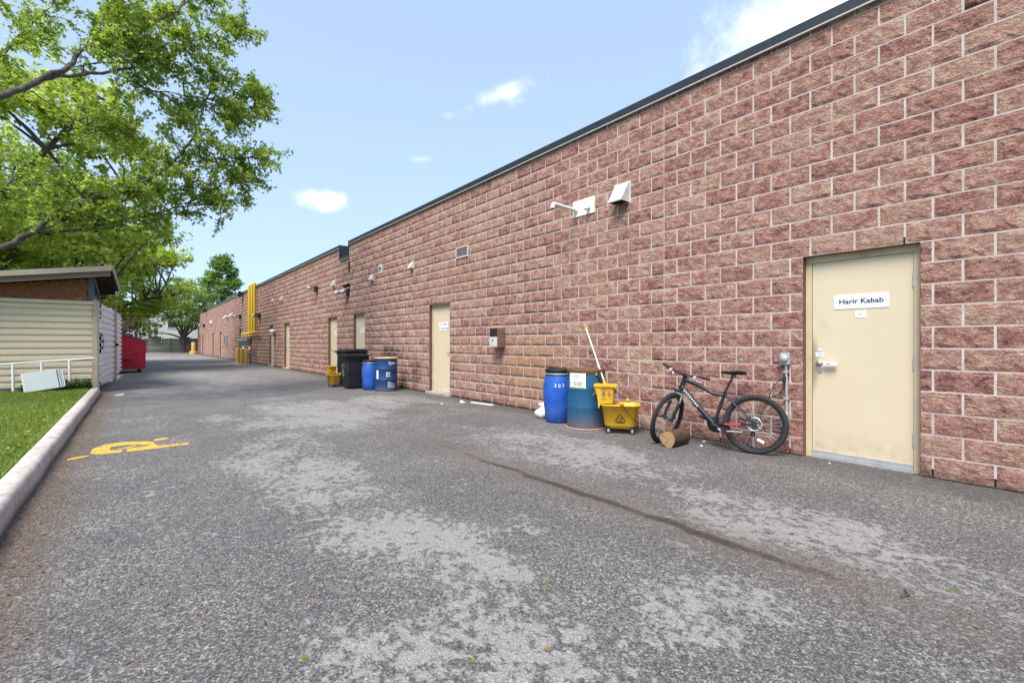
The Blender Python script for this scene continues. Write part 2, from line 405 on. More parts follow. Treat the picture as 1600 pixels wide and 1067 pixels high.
def asphalt():
    m, t = new_mat('old_asphalt'); p = t.pos(); x, y, z = t.sep(p)
    n_big = t.noise(t.scale(p, (1, .55, 1)), .55, 6, .6, .5)
    n_mid = t.noise(t.scale(p, (1, .7, 1)), 2.3, 9, .72, .3)
    n_fine = t.noise(t.scale(p, (1, .8, 1)), 17, 8, .78, .4)
    def blob(cx, cy, rx, ry):
        a = t.math('DIVIDE', t.math('SUBTRACT', x, cx), rx); b = t.math('DIVIDE', t.math('SUBTRACT', y, cy), ry)
        return t.step(t.math('ADD', t.math('MULTIPLY', a, a), t.math('MULTIPLY', b, b)), 1.4, .0)
    worn = None
    for args in ((.95, 1.25, .75, .9), (1.35, 2.5, .55, 1.3), (2.0, 1.1, .55, .45), (1.3, 5.2, .8, 2.2), (3.5, 1.3, .55, 1.1), (3.9, 3.6, .8, 1.6), (2.4, 8.5, 1.6, 2.2), (1.5, 20, 2.2, 8), (4.2, 9.5, .9, 1.6), (2, 42, 3, 14)):
        b = blob(*args); worn = b if worn is None else t.math('MAXIMUM', worn, b)
    sc = t.math('ADD', t.math('ADD', t.math('MULTIPLY', n_big, .30), t.math('MULTIPLY', n_mid, .44)), t.math('MULTIPLY', n_fine, .74))
    sc = t.math('ADD', sc, t.math('MULTIPLY', worn, .115))
    far = t.step(y, 6, 26)
    wear_sheen = t.step(sc, .780, .842)
    wear_sheen = t.math('MAXIMUM', t.math('MULTIPLY', wear_sheen, .92), t.math('MULTIPLY', far, .42))  # wear, plus distant asphalt paled in colour for sky reflected at grazing view
    # stones of the aggregate
    cellc = t.voro(p, 150, 'F1', 'Color'); stone = t.sep(cellc)[0]
    stone2 = t.sep(t.voro(p, 76, 'F1', 'Color'))[1]
    speck = t.ramp(stone, [(.0, (.032, .030, .029)), (.40, (.074, .070, .067)), (.68, (.155, .147, .14)), (.88, (.33, .315, .30)), (1, (.56, .54, .52))])
    speck2 = t.ramp(stone2, [(.0, (.038, .036, .035)), (.55, (.10, .095, .09)), (.86, (.20, .19, .18)), (1, (.50, .48, .46))])
    dark = t.mix(1.0, t.mix(.45, speck, speck2), (1.04, 1.02, 1.0), 'MULTIPLY')
    dark = t.mix(t.step(t.noise(p, 1.1, 5), .35, .7), t.mix(.35, dark, (.05, .05, .055)), dark)
    lite = t.ramp(t.noise(p, 60, 5, .8), [(.25, (.16, .151, .143)), (.5, (.305, .291, .277)), (.75, (.41, .394, .376))])
    lite = t.mix(.25, lite, speck)
    c = t.mix(wear_sheen, dark, lite)
    # brown silt: along the kerb, in the shallow channel and in odd spots
    kerb = t.math('MULTIPLY', t.step(t.math('ADD', x, t.math('MULTIPLY', n_mid, .5)), .06, -.38), t.step(t.noise(p, 22, 5, .7), .36, .60))
    kerb = t.math('MULTIPLY', kerb, t.step(y, 17, 14))
    c = t.mix(t.math('MULTIPLY', kerb, .85), c, (.115, .07, .04))
    wob = t.math('MULTIPLY', t.math('SUBTRACT', t.noise(t.scale(p, (0, 1, 0)), 1.2, 5, .6), .5), .26)
    cx = t.math('ABSOLUTE', t.math('SUBTRACT', t.math('ADD', x, wob), 2.88))
    ends = t.math('MULTIPLY', t.step(y, .0, .9), t.step(y, 5.9, 4.2))
    ch = t.math('MULTIPLY', t.math('MULTIPLY', t.step(t.math('SUBTRACT', cx, t.math('MULTIPLY', t.math('SUBTRACT', n_mid, .5), .09)), .080, .006), ends), t.math('MULTIPLY_ADD', t.math('MULTIPLY', t.step(y, .5, 1.3), t.step(y, 4.8, 3.0)), .66, t.math('MULTIPLY', t.step(t.noise(p, 2.6, 6, .7), .30, .72), .72)))
    silt = t.math('MULTIPLY', t.step(cx, .42, .03), t.math('MULTIPLY', t.step(y, -.6, .8), t.step(y, 7.5, 4.5)))
    c = t.mix(t.math('MULTIPLY', silt, .45), c, (.125, .098, .082))
    c = t.mix(t.math('MULTIPLY', t.step(ch, .10, .95), .86), c, (.045, .033, .027))
    spots = t.step(t.noise(p, 3.1, 7, .7), .66, .74)
    c = t.mix(t.math('MULTIPLY', spots, .40), c, (.10, .072, .05))
    # asphalt darkens towards the foot of the wall
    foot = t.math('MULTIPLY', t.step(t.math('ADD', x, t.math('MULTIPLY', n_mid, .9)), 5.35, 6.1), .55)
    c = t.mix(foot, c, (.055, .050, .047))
    # tar cracks in the middle distance
    ck = t.voro(t.vmath('ADD', t.scale(p, (1, .6, 1)), t.vmath('MULTIPLY', t.new('ShaderNodeTexNoise').outputs[1], (.0, .0, .0))), .32, 'DISTANCE_TO_EDGE')
    ck = t.math('MULTIPLY', t.step(t.math('ADD', ck, t.math('MULTIPLY', n_fine, .03)), .030, .018), t.step(y, 7, 12))
    c = t.mix(t.math('MULTIPLY', ck, .15), c, (.03, .03, .032))
    t.put(t.b.inputs['Base Color'], c)
    wet = t.math('MULTIPLY', t.step(ch, .55, .95), t.step(n_mid, .44, .58))
    rg = t.math('SUBTRACT', t.math('MULTIPLY_ADD', n_fine, .2, .72), t.math('MULTIPLY', wet, .55))
    t.put(t.b.inputs['Roughness'], rg); t.b.inputs['Specular IOR Level'].default_value = .35
    hgt = t.math('ADD', t.math('MULTIPLY', t.voro(p, 95), -.8), t.math('ADD', t.math('MULTIPLY', n_fine, 1.2), t.math('MULTIPLY', wear_sheen, .5)))
    hgt = t.math('SUBTRACT', hgt, t.math('MULTIPLY', ch, 2.0))
    t.put(t.b.inputs['Normal'], t.bump(hgt, .75, .008))
    return m
M['asphalt'] = asphalt()

def road_paint():
    m, t = new_mat('worn_yellow_road_paint'); p = t.pos()
    w = t.step(t.math('ADD', t.noise(p, 26, 7, .75), t.math('MULTIPLY', t.noise(p, 4, 3), .3)), .63, .76)
    c = t.mix(t.noise(p, 8, 5), (.60, .35, .03), (.68, .44, .07))
    c = t.mix(t.math('MULTIPLY', w, .85), c, (.11, .10, .09))
    t.put(t.b.inputs['Base Color'], c); t.b.inputs['Roughness'].default_value = .8
    t.put(t.b.inputs['Normal'], t.bump(t.voro(p, 95), .6, .006))
    return m
M['roadpaint'] = road_paint()
def ghost_paint():
    m, t = new_mat('faded_road_paint'); p = t.pos()
    w = t.step(t.noise(p, 9, 7, .75), .46, .60)
    t.put(t.b.inputs['Base Color'], t.mix(w, (.40, .31, .17), (.11, .105, .10))); t.b.inputs['Roughness'].default_value = .9
    return m
M['ghost'] = ghost_paint()

def kerb_mat():
    m, t = new_mat('weathered_kerb'); p = t.pos(); x, y, z = t.sep(p)
    c = t.ramp(t.noise(p, 7, 8, .7), [(.3, (.29, .25, .21)), (.5, (.49, .445, .395)), (.7, (.58, .54, .49))])
    c = t.mix(t.math('MULTIPLY', t.step(t.noise(p, 48, 5, .7), .60, .70), .7), c, (.09, .075, .06))
    c = t.mix(t.math('MULTIPLY', t.step(z, .06, .0), .6), c, (.13, .085, .055))
    c = t.mix(t.math('MULTIPLY', t.step(t.noise(p, 2.5, 7, .7), .58, .72), .5), c, (.27, .19, .155))
    t.put(t.b.inputs['Base Color'], c); t.b.inputs['Roughness'].default_value = .92
    t.put(t.b.inputs['Normal'], t.bump(t.math('ADD', t.noise(p, 18, 7, .7), t.math('MULTIPLY', t.noise(p, 110, 3), .4)), .8, .014))
    return m
M['kerb'] = kerb_mat()

def turf():
    m, t = new_mat('turf'); p = t.pos()
    c = t.ramp(t.noise(p, 5, 8, .7), [(.3, (.035, .060, .012)), (.55, (.075, .14, .022)), (.75, (.12, .20, .035))])
    c = t.mix(t.step(t.noise(p, 2.2, 7, .7), .58, .70), c, (.11, .085, .045))
    t.put(t.b.inputs['Base Color'], c); t.b.inputs['Roughness'].default_value = .95
    t.put(t.b.inputs['Normal'], t.bump(t.noise(p, 55, 5, .7), .9, .03))
    return m
M['turf'] = turf()

def leafmat(name, cols, trans=.6, blade=False, clump=.5):
    m, t = new_mat(name); p = t.pos()
    r = t.island(); f = t.math('ADD', t.math('MULTIPLY', r, .7), t.math('MULTIPLY', t.noise(p, clump, 3), .45))
    n = len(cols); c = t.ramp(f, [(.12 + .8 * i / (n - 1), cc) for i, cc in enumerate(cols)])
    t.put(t.b.inputs['Base Color'], c); t.b.inputs['Roughness'].default_value = .5; t.b.inputs['Specular IOR Level'].default_value = .3
    tr = t.new('ShaderNodeBsdfTranslucent'); t.put(tr.inputs[0], t.mix(1.0, c, (1.5, 1.6, .75), 'MULTIPLY'))
    mx = t.new('ShaderNodeMixShader'); mx.inputs[0].default_value = trans
    t.l.new(t.b.outputs[0], mx.inputs[1]); t.l.new(tr.outputs[0], mx.inputs[2]); t.l.new(mx.outputs[0], t.out.inputs[0])
    return m
M['leaf_maple'] = leafmat('maple_leaf', [(.105, .145, .027), (.18, .25, .048), (.265, .345, .078), (.37, .43, .13)])
M['leaf_lime'] = leafmat('lime_leaf', [(.16, .20, .035), (.27, .34, .065), (.38, .45, .11), (.50, .54, .20)])
M['leaf_mid'] = leafmat('mid_green_leaf', [(.075, .14, .038), (.14, .245, .065), (.22, .34, .10)], .42)
M['leaf_tall'] = leafmat('tall_tree_leaf', [(.085, .15, .035), (.16, .26, .06), (.25, .36, .10)], .45)
M['leaf_purple'] = leafmat('purple_leaf', [(.05, .022, .03), (.12, .06, .07), (.26, .18, .18)], .25)
M['grass'] = leafmat('grass_blade', [(.10, .14, .024), (.17, .245, .040), (.25, .33, .065), (.33, .36, .11)], .4, clump=1.3)
M['weed'] = leafmat('weed_leaf', [(.02, .05, .01), (.045, .10, .015), (.08, .15, .025)], .35)
M['litter'] = leafmat('dry_leaf', [(.10, .05, .022), (.17, .09, .04), (.22, .14, .065), (.24, .17, .07)], .15)

def bark():
    m, t = new_mat('bark'); p = t.pos()
    n = t.noise(t.scale(p, (1, 1, .4)), 14, 7, .65, .5)
    t.put(t.b.inputs['Base Color'], t.ramp(n, [(.3, (.030, .025, .020)), (.5, (.085, .073, .060)), (.75, (.17, .15, .13))]))
    t.b.inputs['Roughness'].default_value = .95; t.put(t.b.inputs['Normal'], t.bump(n, .9, .03)); return m
M['bark'] = bark(); M['logbark'] = simple('log_bark', (.075, .046, .028), .95, var=.45, vscale=16, bump=.012, bscale=26)
def panel_mat(name, col, stain, edge):
    m, t = new_mat(name); p = t.pos(); x, y, z = t.sep(p)
    c = t.mix(t.noise(p, 2.2, 4), tuple(a * .93 for a in col), col)
    sc = t.math('MULTIPLY', t.step(t.noise(t.scale(p, (2.2, 2.2, 42)), 1.5, 6, .65), .60, .68), t.step(t.noise(p, 1.3, 3), .44, .6))
    low = t.step(z, 1.25, .55)
    c = t.mix(t.math('MULTIPLY', t.math('MULTIPLY', sc, low), .75), c, stain)
    c = t.mix(t.math('MULTIPLY', t.math('MULTIPLY', t.step(z, .55, .1), t.step(t.noise(t.scale(p, (1, 1, .5)), 5, 7, .7), .4, .7)), .45), c, edge)
    t.put(t.b.inputs['Base Color'], c); t.b.inputs['Roughness'].default_value = .5; return m
M['cream'] = panel_mat('cream_corrugated', (.75, .655, .475), (.09, .07, .055), (.36, .25, .15))
M['whitepanel'] = panel_mat('white_corrugated', (.86, .86, .86), (.25, .23, .22), (.36, .27, .2))
M['beige'] = simple('beige_wood', (.55, .44, .32), .7, var=.1, dirt=.35, dirtcol=(.24, .14, .08))
M['fascia'] = simple('grey_fascia', (.40, .355, .29), .7, var=.08, dirt=.25, dirtcol=(.2, .17, .13))
M['fascia2'] = simple('taupe_soffit_board', (.20, .165, .125), .8, var=.08)
M['lattice'] = simple('cedar_lattice', (.36, .165, .075), .8, var=.22, vscale=14)
M['slate'] = simple('slate_post', (.105, .13, .155), .7, var=.1)
M['roofdark'] = simple('shed_roof', (.045, .036, .032), .9)
M['red'] = simple('dumpster_red', (.48, .008, .026), .42, var=.14, vscale=2.5, dirt=.22, dirtcol=(.12, .012, .014), spec=.45)
M['redlite'] = simple('dumpster_red_pale', (.52, .022, .03), .5, var=.1)  # paler red for the upper strip of the fork pocket
M['lid'] = simple('dumpster_lid', (.16, .16, .17), .6, var=.2)
M['slab'] = simple('appliance_white', (.56, .62, .60), .4, var=.05, dirt=.18, dirtcol=(.25, .24, .2))
M['drum'] = simple('blue_plastic', (.014, .085, .40), .45, var=.25, vscale=9, dirt=.42, dirtcol=(.07, .11, .22), spec=.45)
def steel_drum(name, col, rust_lo, rust):
    m, t = new_mat(name); p = t.pos(); x, y, z = t.sep(p)
    c = t.mix(t.noise(t.scale(p, (8, 8, 1.2)), 2.5, 5), tuple(a * .75 for a in col), tuple(a * 1.15 for a in col))
    g = t.step(t.math('ADD', z, t.math('MULTIPLY', t.noise(p, 7, 6, .7), .22)), rust_lo, .06)
    c = t.mix(t.math('MULTIPLY', g, .8), c, rust)
    c = t.mix(t.math('MULTIPLY', t.step(t.noise(t.scale(p, (7, 7, 1)), 4, 7, .7), .60, .74), .5), c, (.03, .045, .06))
    t.put(t.b.inputs['Base Color'], c); t.put(t.b.inputs['Roughness'], t.math('MULTIPLY_ADD', g, .35, .38)); t.b.inputs['Specular IOR Level'].default_value = .5
    return m
M['drum_old'] = steel_drum('old_blue_steel', (.012, .085, .175), .42, (.10, .055, .032))
M['drum_navy'] = steel_drum('navy_steel', (.010, .045, .145), .36, (.055, .058, .065))
M['rustrim'] = simple('rusty_rim', (.16, .075, .04), .85, var=.4, vscale=20)
M['oilcream'] = simple('cream_drum_lid', (.55, .34, .20), .6, var=.2, vscale=9)
M['chalk'] = simple('chalk_white', (.72, .75, .80), .8)
M['mopyellow'] = simple('bucket_yellow', (.68, .39, .018), .45, var=.12, dirt=.42, dirtcol=(.25, .13, .02), spec=.45)
M['redink'] = simple('red_ink', (.38, .05, .015), .6)
M['mop'] = simple('mop_yarn', (.16, .145, .13), .95, var=.4, vscale=40)
M['handle'] = simple('mop_handle', (.66, .63, .58), .4)
M['sack'] = simple('white_sack', (.60, .60, .60), .7, var=.12, vscale=18)
M['endgrain'] = None
def endgrain():
    m, t = new_mat('log_end_grain'); o = t.obj(); x, y, z = t.sep(o)
    q = t.math('SQRT', t.math('ADD', t.math('MULTIPLY', y, y), t.math('MULTIPLY', z, z)))
    rg = t.math('SINE', t.math('MULTIPLY', t.math('ADD', q, t.math('MULTIPLY', t.noise(o, 14, 3), .02)), 420))
    c = t.mix(t.math('MULTIPLY_ADD', rg, .5, .5), (.28, .165, .075), (.40, .26, .13))
    c = t.mix(t.step(t.noise(o, 22, 6, .7), .52, .68), c, (.17, .095, .045))
    t.put(t.b.inputs['Base Color'], c); t.b.inputs['Roughness'].default_value = .85; return m
M['endgrain'] = endgrain()
M['bikeframe'] = simple('bike_paint', (.013, .014, .020), .32, .1, var=.1, spec=.5)
M['tyre'] = simple('tyre_rubber', (.020, .020, .021), .8, var=.3, vscale=30)
M['bikered'] = simple('bike_red', (.52, .035, .035), .4)
M['chrome'] = simple('fork_silver', (.60, .60, .60), .28, .85)
M['bikedark'] = simple('bike_black_parts', (.016, .016, .018), .45, .2)
# ------------------------------------------------------------------ ground
Y0, Y1 = -6.0, 66.0          # extent of the building along the wall
def grid_sheet(name, x0, x1, y0, y1, z, mat, nx=1, ny=1):
    xs = np.linspace(x0, x1, nx + 1); ys = np.linspace(y0, y1, ny + 1); X, Y = np.meshgrid(xs, ys)
    v = np.stack([X.ravel(), Y.ravel(), np.full(X.size, z)], 1)
    i = np.arange(nx)[None, :] + np.arange(ny)[:, None] * (nx + 1); i = i.ravel()
    return np_mesh(name, v, np.stack([i, i + 1, i + nx + 2, i + nx + 1], 1), mat)
tag(grid_sheet('ground', -400, 400, -300, 900, -.06, M['turf']), kind='structure')
tag(grid_sheet('asphalt_lane', -14, D + .2, -14, 66.6, 0, M['asphalt']), kind='structure')
m = MB(); m.b2((-14, 66.6, -.05), (16, 66.8, .13)); k2 = m.build('far_kerb', M['kerb']); tag(k2, kind='structure')
tag(grid_sheet('grass_verge', -14, 16, 66.8, 80, .10, M['turf']), kind='structure')

# kerb: cast concrete, slightly uneven, from behind the camera to the enclosure
def kerb():
    prof = [(-.675, -.04), (-.678, .02), (-.690, .112), (-.705, .142), (-.735, .155), (-.825, .152), (-.850, .140), (-.856, .0)]
    ys = np.arange(-8, 15.55, .14); vs = []; fs = []
    for i, y in enumerate(ys):
        for j, (x, z) in enumerate(prof):
            a = mnoise.noise(Vector((x * 3, y * 1.1, z * 3))) * .016 + mnoise.noise(Vector((x * 9, y * 6, z * 9 + 4))) * .007
            vs.append((x + a * 1.1, y, z + a * .8 if z > .05 else z))
    n = len(prof)
    for i in range(len(ys) - 1):
        for j in range(n - 1): fs.append((i * n + j, (i + 1) * n + j, (i + 1) * n + j + 1, i * n + j + 1))
    fs.append(tuple(range(n))); fs.append(tuple(reversed(range((len(ys) - 1) * n, len(ys) * n))))
    mb = MB(); mb.add(vs, fs, 0, True); return mb.build('kerb', M['kerb'])
tag(kerb(), kind='structure')
# lawn
def lawn():
    nx, ny = 40, 120; xs = np.linspace(-14, -.852, nx + 1); ys = np.linspace(-8, 15.6, ny + 1); vs = []
    for y in ys:
        for x in xs:
            e = min(1, (-.852 - x) / .5)
            vs.append((x, y, .118 + .025 * e + .03 * e * mnoise.noise(Vector((x * .8, y * .8, 2)))))
    q = [(j * (nx + 1) + i, j * (nx + 1) + i + 1, (j + 1) * (nx + 1) + i + 1, (j + 1) * (nx + 1) + i) for j in range(ny) for i in range(nx)]
    return np_mesh('lawn', np.array(vs), np.array(q), M['turf'], smooth=True)
tag(lawn(), kind='structure')

# ------------------------------------------------------------------ the brick building
B = thing('brick_building', 'long single storey building of rough red concrete blocks with cream doors', 'building', (D, 0, 0))
DOORS = [0.914, 9.28, 14.46, 17.10, 23.82, 27.10, 36.60, 46.40, 51.30, 60.20, 63.00]   # near jamb of each opening
DW, DH = .985, 2.20
TOP = 4.66
NOTCH = (15.86, 16.77, 4.30)
JOINTS = [3.626, 15.83]
BOND = 3.626

# mortar body of the wall: boxes butted round the openings
MX = -.0125       # face of the flush mortar joints
mb = MB(); prev = Y0
for s0 in DOORS + [None]:
    e = Y1 if s0 is None else s0
    mb.b2((MX, prev, .011), (.30, e, DH)); mb.b2((MX + .004, prev, -.05), (.30, e, .0105), 1)
    if s0 is not None: prev = s0 + DW
mb.b2((MX, Y0, DH), (.30, Y1, NOTCH[2]))
mb.b2((MX, Y0, NOTCH[2]), (.30, NOTCH[0], TOP)); mb.b2((MX, NOTCH[1], NOTCH[2]), (.30, Y1, TOP))
mb.build('wall', [M['mortar'], M['darkgap']], B)
mb = MB(); mb.b2((.302, Y0 + .002, 0), (18, Y1 - .002, 4.2)); mb.build('roof', M['roofdark'], B)

# split-face blocks
def block_mesh(w, h, seed, nx=9, ny=5, deep=1.0):
    rng = random.Random(seed); off = Vector((rng.random() * 90, rng.random() * 90, rng.random() * 90))
    vs = []; fs = []
    tilt_a, tilt_b = rng.uniform(-.006, .006), rng.uniform(-.006, .006)
    for j in range(ny + 1):
        for i in range(nx + 1):
            u, v = i / nx, j / ny
            if 0 < i < nx: u += rng.uniform(-.25, .25) / nx
            if 0 < j < ny: v += rng.uniform(-.25, .25) / ny
            y, z = (u - .5) * w, (v - .5) * h
            if i in (0, nx) or j in (0, ny):
                x = -.0130 - .0018 * abs(mnoise.noise(Vector((y * 20, z * 20, 0)) + off))
                y += .003 * mnoise.noise(Vector((y * 30, z * 30, 7)) + off) if j not in (0, ny) else 0
            else:
                n = mnoise.noise(Vector((y * 9, z * 9, 0)) + off) + .6 * mnoise.noise(Vector((y * 22, z * 22, 3)) + off)
                x = -(.0205 + .012 * n + tilt_a * (u - .5) * 2 + tilt_b * (v - .5) * 2)
                x = min(-.0155 + (x + .0155) * deep, -.0142)
            vs.append((x, y, z))
    nf = len(vs)
    for j in range(ny):
        for i in range(nx):
            a = j * (nx + 1) + i; fs.append((a, a + nx + 1, a + nx + 2, a + 1))
    edge = [i for i in range(nx + 1)] + [j * (nx + 1) + nx for j in range(1, ny + 1)] + [ny * (nx + 1) + i for i in range(nx - 1, -1, -1)] + [j * (nx + 1) for j in range(ny - 1, 0, -1)]
    for e in edge: x, y, z = vs[e]; vs.append((.006, y, z))
    ne = len(edge)
    for i in range(ne): j = (i + 1) % ne; fs.append((edge[i], edge[j], nf + j, nf + i))
    return vs, fs

def vis_area(s0, s1, z0, z1):
    """rough size in photograph pixels, 0 outside the frame"""
    x0 = VX + 6873 / (s1 + D * .819) if s1 > -4.6 else 9e9
    x1 = VX + 6873 / (s0 + D * .819) if s0 > -4.6 else 9e9
    if x0 > 1595: return 0
    x1 = min(x1, 1600); xm = (x0 + x1) / 2; k = .1351 * (xm - VX)
    y0, y1 = VY - (z1 - CAM_H) * k, VY - (z0 - CAM_H) * k
    y0, y1 = max(0, y0), min(1067, y1)
    return max(0, x1 - x0) * max(0, y1 - y0)

pieces = []
GAPV, GAPH = .018, .0135
cuts = sorted(JOINTS)
for c in range(24):
    z0 = .2 * c; z1 = z0 + .2
    if c == 23: z1 = TOP
    stops = set()
    off = BOND if c % 2 == 0 else BOND + .2
    k0 = math.ceil((Y0 - off) / .4)
    s = off + .4 * k0
    while s < Y1: stops.add(round(s, 4)); s += .4
    stops |= {Y0, Y1} | set(cuts)
    op = [(d, d + DW) for d in DOORS] if z1 <= DH + .01 else []
    if z1 > NOTCH[2] + .01: op.append((NOTCH[0], NOTCH[1]))
    for a, b in op:
        stops = {q for q in stops if not (a + 1e-4 < q < b - 1e-4)}
        stops |= {a, b}
    st = sorted(stops)
    for a, b in zip(st, st[1:]):
        if b - a < .05: continue
        if any(a > p - 1e-3 and b < q + 1e-3 for p, q in op): continue
        e0 = a + (0 if any(abs(a - q) < 1e-3 for _, q in op) else GAPV / 2)
        e1 = b - (0 if any(abs(b - p) < 1e-3 for p, _ in op) else GAPV / 2)
        if any(abs(a - q) < 1e-3 for q in cuts): e0 = a + .005
        if any(abs(b - q) < 1e-3 for q in cuts): e1 = b - .005
        zz0 = z0 + GAPH / 2 if c else .012
        pieces.append((vis_area(e0, e1, zz0, z1), e0, e1, zz0, z1 - (GAPH / 2 if c < 23 else 0)))
pieces.sort(key=lambda q: -q[0])
near, rest = pieces[:300], pieces[300:]
variants = {}
def variant(kind, w, h, n):
    if kind not in variants:
        L = []
        for i in range(n):
            mm = MB(); v, f = block_mesh(w, h, hash((round(w, 3), round(h, 3), i)) % 9999); mm.add(v, f, 0, False); L.append(mm.mesh('block', M['block']))
        variants[kind] = L
    return rnd.choice(variants[kind])
for _, a, b, z0, z1 in near:
    w, h = b - a, z1 - z0
    kw = 'full' if abs(w - .382) < .012 else 'half' if abs(w - .186) < .02 else 'cut%.2f' % w
    kind = (kw, round(h, 3)); n = 20 if kw == 'full' and h > .18 else 5
    nw = .382 if kw == 'full' else w
    o = link('block', variant(kind, nw, h, n), B, (0, (a + b) / 2, (z0 + z1) / 2)); o.scale = (1, w / nw, 1)
# everything farther off or outside the frame: one part
pool = {}
vs_all, fs_all, base = [], [], 0
for ar, a, b, z0, z1 in rest:
    w, h = b - a, z1 - z0; key = (round(w, 2), round(h, 2)); lo = ar < 120
    kk = (key, lo); L = pool.setdefault(kk, [])
    if len(L) < (12 if not lo else 8):
        L.append(block_mesh(w, h, rnd.randrange(99999), 4 if lo else 7, 3 if lo else 4, .06 if lo else .28)); v, f = L[-1]
    else: v, f = rnd.choice(L)
    va = np.array(v); va[:, 1] += (a + b) / 2; va[:, 2] += (z0 + z1) / 2
    vs_all.append(va); fs_all.append(np.array(f) + base); base += len(va)
bl = np_mesh('block_courses', np.concatenate(vs_all), np.concatenate(fs_all), M['block'], B); tag(bl, kind='stuff')

# parapet coping: charcoal sheet metal with a pale drip edge, lapped every 3 m or so
def coping(a, b):
    mb = MB(); y = a
    while y < b - .01:
        e = min(b, y + 3.02); z1 = 4.775
        mb.b2((-.050, y + .003, TOP - .004), (.36, e - .003, z1)); y = e
    mb.b2((-.066, a, TOP - .018), (-.034, b, TOP - .0045), 1)
    mb.build('coping', [M['coping'], M['coping_edge']], B)
coping(Y0, NOTCH[0]); coping(NOTCH[1], Y1)
mb = MB()     # scupper lining in the notch
mb.b2((-.050, NOTCH[0] + .004, NOTCH[2] - .10), (.36, NOTCH[1] - .004, NOTCH[2] + .012))
mb.b2((-.052, NOTCH[0] - .004, NOTCH[2] - .10), (.362, NOTCH[0] + .02, 4.777)); mb.b2((-.052, NOTCH[1] - .02, NOTCH[2] - .10), (.362, NOTCH[1] + .004, 4.777))
mb.b2((-.06, NOTCH[0] - .006, NOTCH[2] - .115), (-.034, NOTCH[1] + .006, NOTCH[2] - .101), 1)
mb.build('scupper', [M['coping'], M['coping_edge']], B)
# dark open joints (weep holes) above the near door and along the base
mb = MB()
for (y, z) in ((1.226, 2.265), (1.626, 2.265), (1.03, 2.23), (.426, .05), (.826, .05), (2.026, .03), (2.826, .03), (6.8, .03), (8.4, .03)):
    mb.b2((-.0165, y - .008, z - .035), (-.001, y + .008, z + .035))
mb.build('weep_hole', M['darkgap'], B)

# ---- doors
def door(s0, hinge_low, sign=None, near=False, label=None):
    """opening starts at s0; door leaf is the part, its fittings are sub-parts"""
    leaf = MB(); w = DW - .13; cy = s0 + DW / 2
    leaf.b2((.082, -w / 2, .035), (.125, w / 2, DH - .075))
    d = leaf.build('door', M['door'] if near else M['door_clean'], B, bevel=.003 if near else 0); d.location = (0, cy, 0)
    if label: d['label'] = label
    f = MB(); q = DW / 2 - .004
    for a, b in ((-q, -w / 2 - .004), (w / 2 + .004, q)):
        f.b2((.070, a, .0), (.16, b, DH - .003))
    f.b2((.070, -w / 2 - .004, DH - .071), (.16, w / 2 + .004, DH - .003))
    for a, b in ((-w / 2 - .004, -w / 2 + .010), (w / 2 - .010, w / 2 + .004)):       # stops behind the leaf
        f.b2((.126, a, .0), (.155, b, DH - .071))
    f.build('door_frame', M['frame'], d)
    rv = MB()
    rv.b2((-.0135, q + .001, 0), (.069, q + .0065, DH)); rv.b2((-.0135, -q - .0065, 0), (.069, -q - .001, DH)); rv.b2((-.0135, -q, DH - .0025), (.069, q, DH + .002))
    rv.b2((.17, -q, 0), (.2, q, DH), 1)
    rv.build('reveal', [M['reveal'], M['darkgap']], d)
    sg = -1 if hinge_low else 1          # side of the hinges
    for z in (.32, 1.06, 1.86):
        h = MB(); y = sg * (w / 2 + .002); h.cyl((.074, y, z - .065), (.074, y, z + .065), .0085, n=8); h.b2((.0685, y - .012, z - .06), (.0815, y + .018 * sg, z + .06))
        h.build('hinge', M['alu'], d)
    th = MB(); th.b2((.045, -w / 2 - .004, 0), (.126, w / 2 + .004, .022)); th.b2((.072, -w / 2, .026), (.0815, w / 2, .075), 1)
    th.build('threshold', [M['alu'], M['alu']], d)
    y = -sg * (w / 2 - .065); hz = 1.03
    h = MB(); h.lathe([(.0, .0), (.030, .0), (.034, .006), (.026, .018), (.013, .022), (.012, .045), (0, .045)], (.082, y, hz), 18, 0, axis=(-1, 0, 0))
    h.tube([(.040, y, hz), (.034, y + sg * .02, hz), (.036, y + sg * .07, hz + .001), (.040, y + sg * .125, hz - .003)], [.011, .010, .009, .008], 8, 0)
    if near:      # taped lever
        h.b2((.022, y + sg * .055, hz - .020), (.050, y + sg * .175, hz + .017), 1); h.b2((.0205, y + sg * .085, hz - .006), (.0215, y + sg * .115, hz + .004), 2)
        h.b2((.0775, y - .022, hz - .11), (.0815, y + .020, hz - .04), 0)
    h.build('handle', [M['steel'], M['paper'], M['ink']], d)
    if sign:
        lines, sy, sz, sw, sh, size, ink = sign
        g = MB(); r = .016; poly = []
        for k, (cy_, cz_) in enumerate(((sw / 2 - r, sh / 2 - r), (-sw / 2 + r, sh / 2 - r), (-sw / 2 + r, -sh / 2 + r), (sw / 2 - r, -sh / 2 + r))):
            for i in range(5): a = PI / 2 * (k + i / 4); poly.append((cy_ + r * math.cos(a), cz_ + r * math.sin(a)))
        g.prism(poly, (.0815, sy, sz), (0, 1, 0), (0, 0, 1), (-1, 0, 0), .005)
        for i, ln in enumerate(lines):
            zz = sz + ((len(lines) - 1) / 2 - i) * size * 1.35
            g.text(ln, size, lambda x, yy: (.0757, sy - x, zz + yy), 1, bold=.022, sx=1.10)
        if near:
            for e in (-1, 1): g.cyl((.077, sy + e * (sw / 2 - .022), sz), (.0745, sy + e * (sw / 2 - .022), sz), .006, n=10, mi=2)
        g.build('sign', [M['sign'] if near else M['paper'], M['ink'] if near else M[ink], M['steel']], d)
    return d
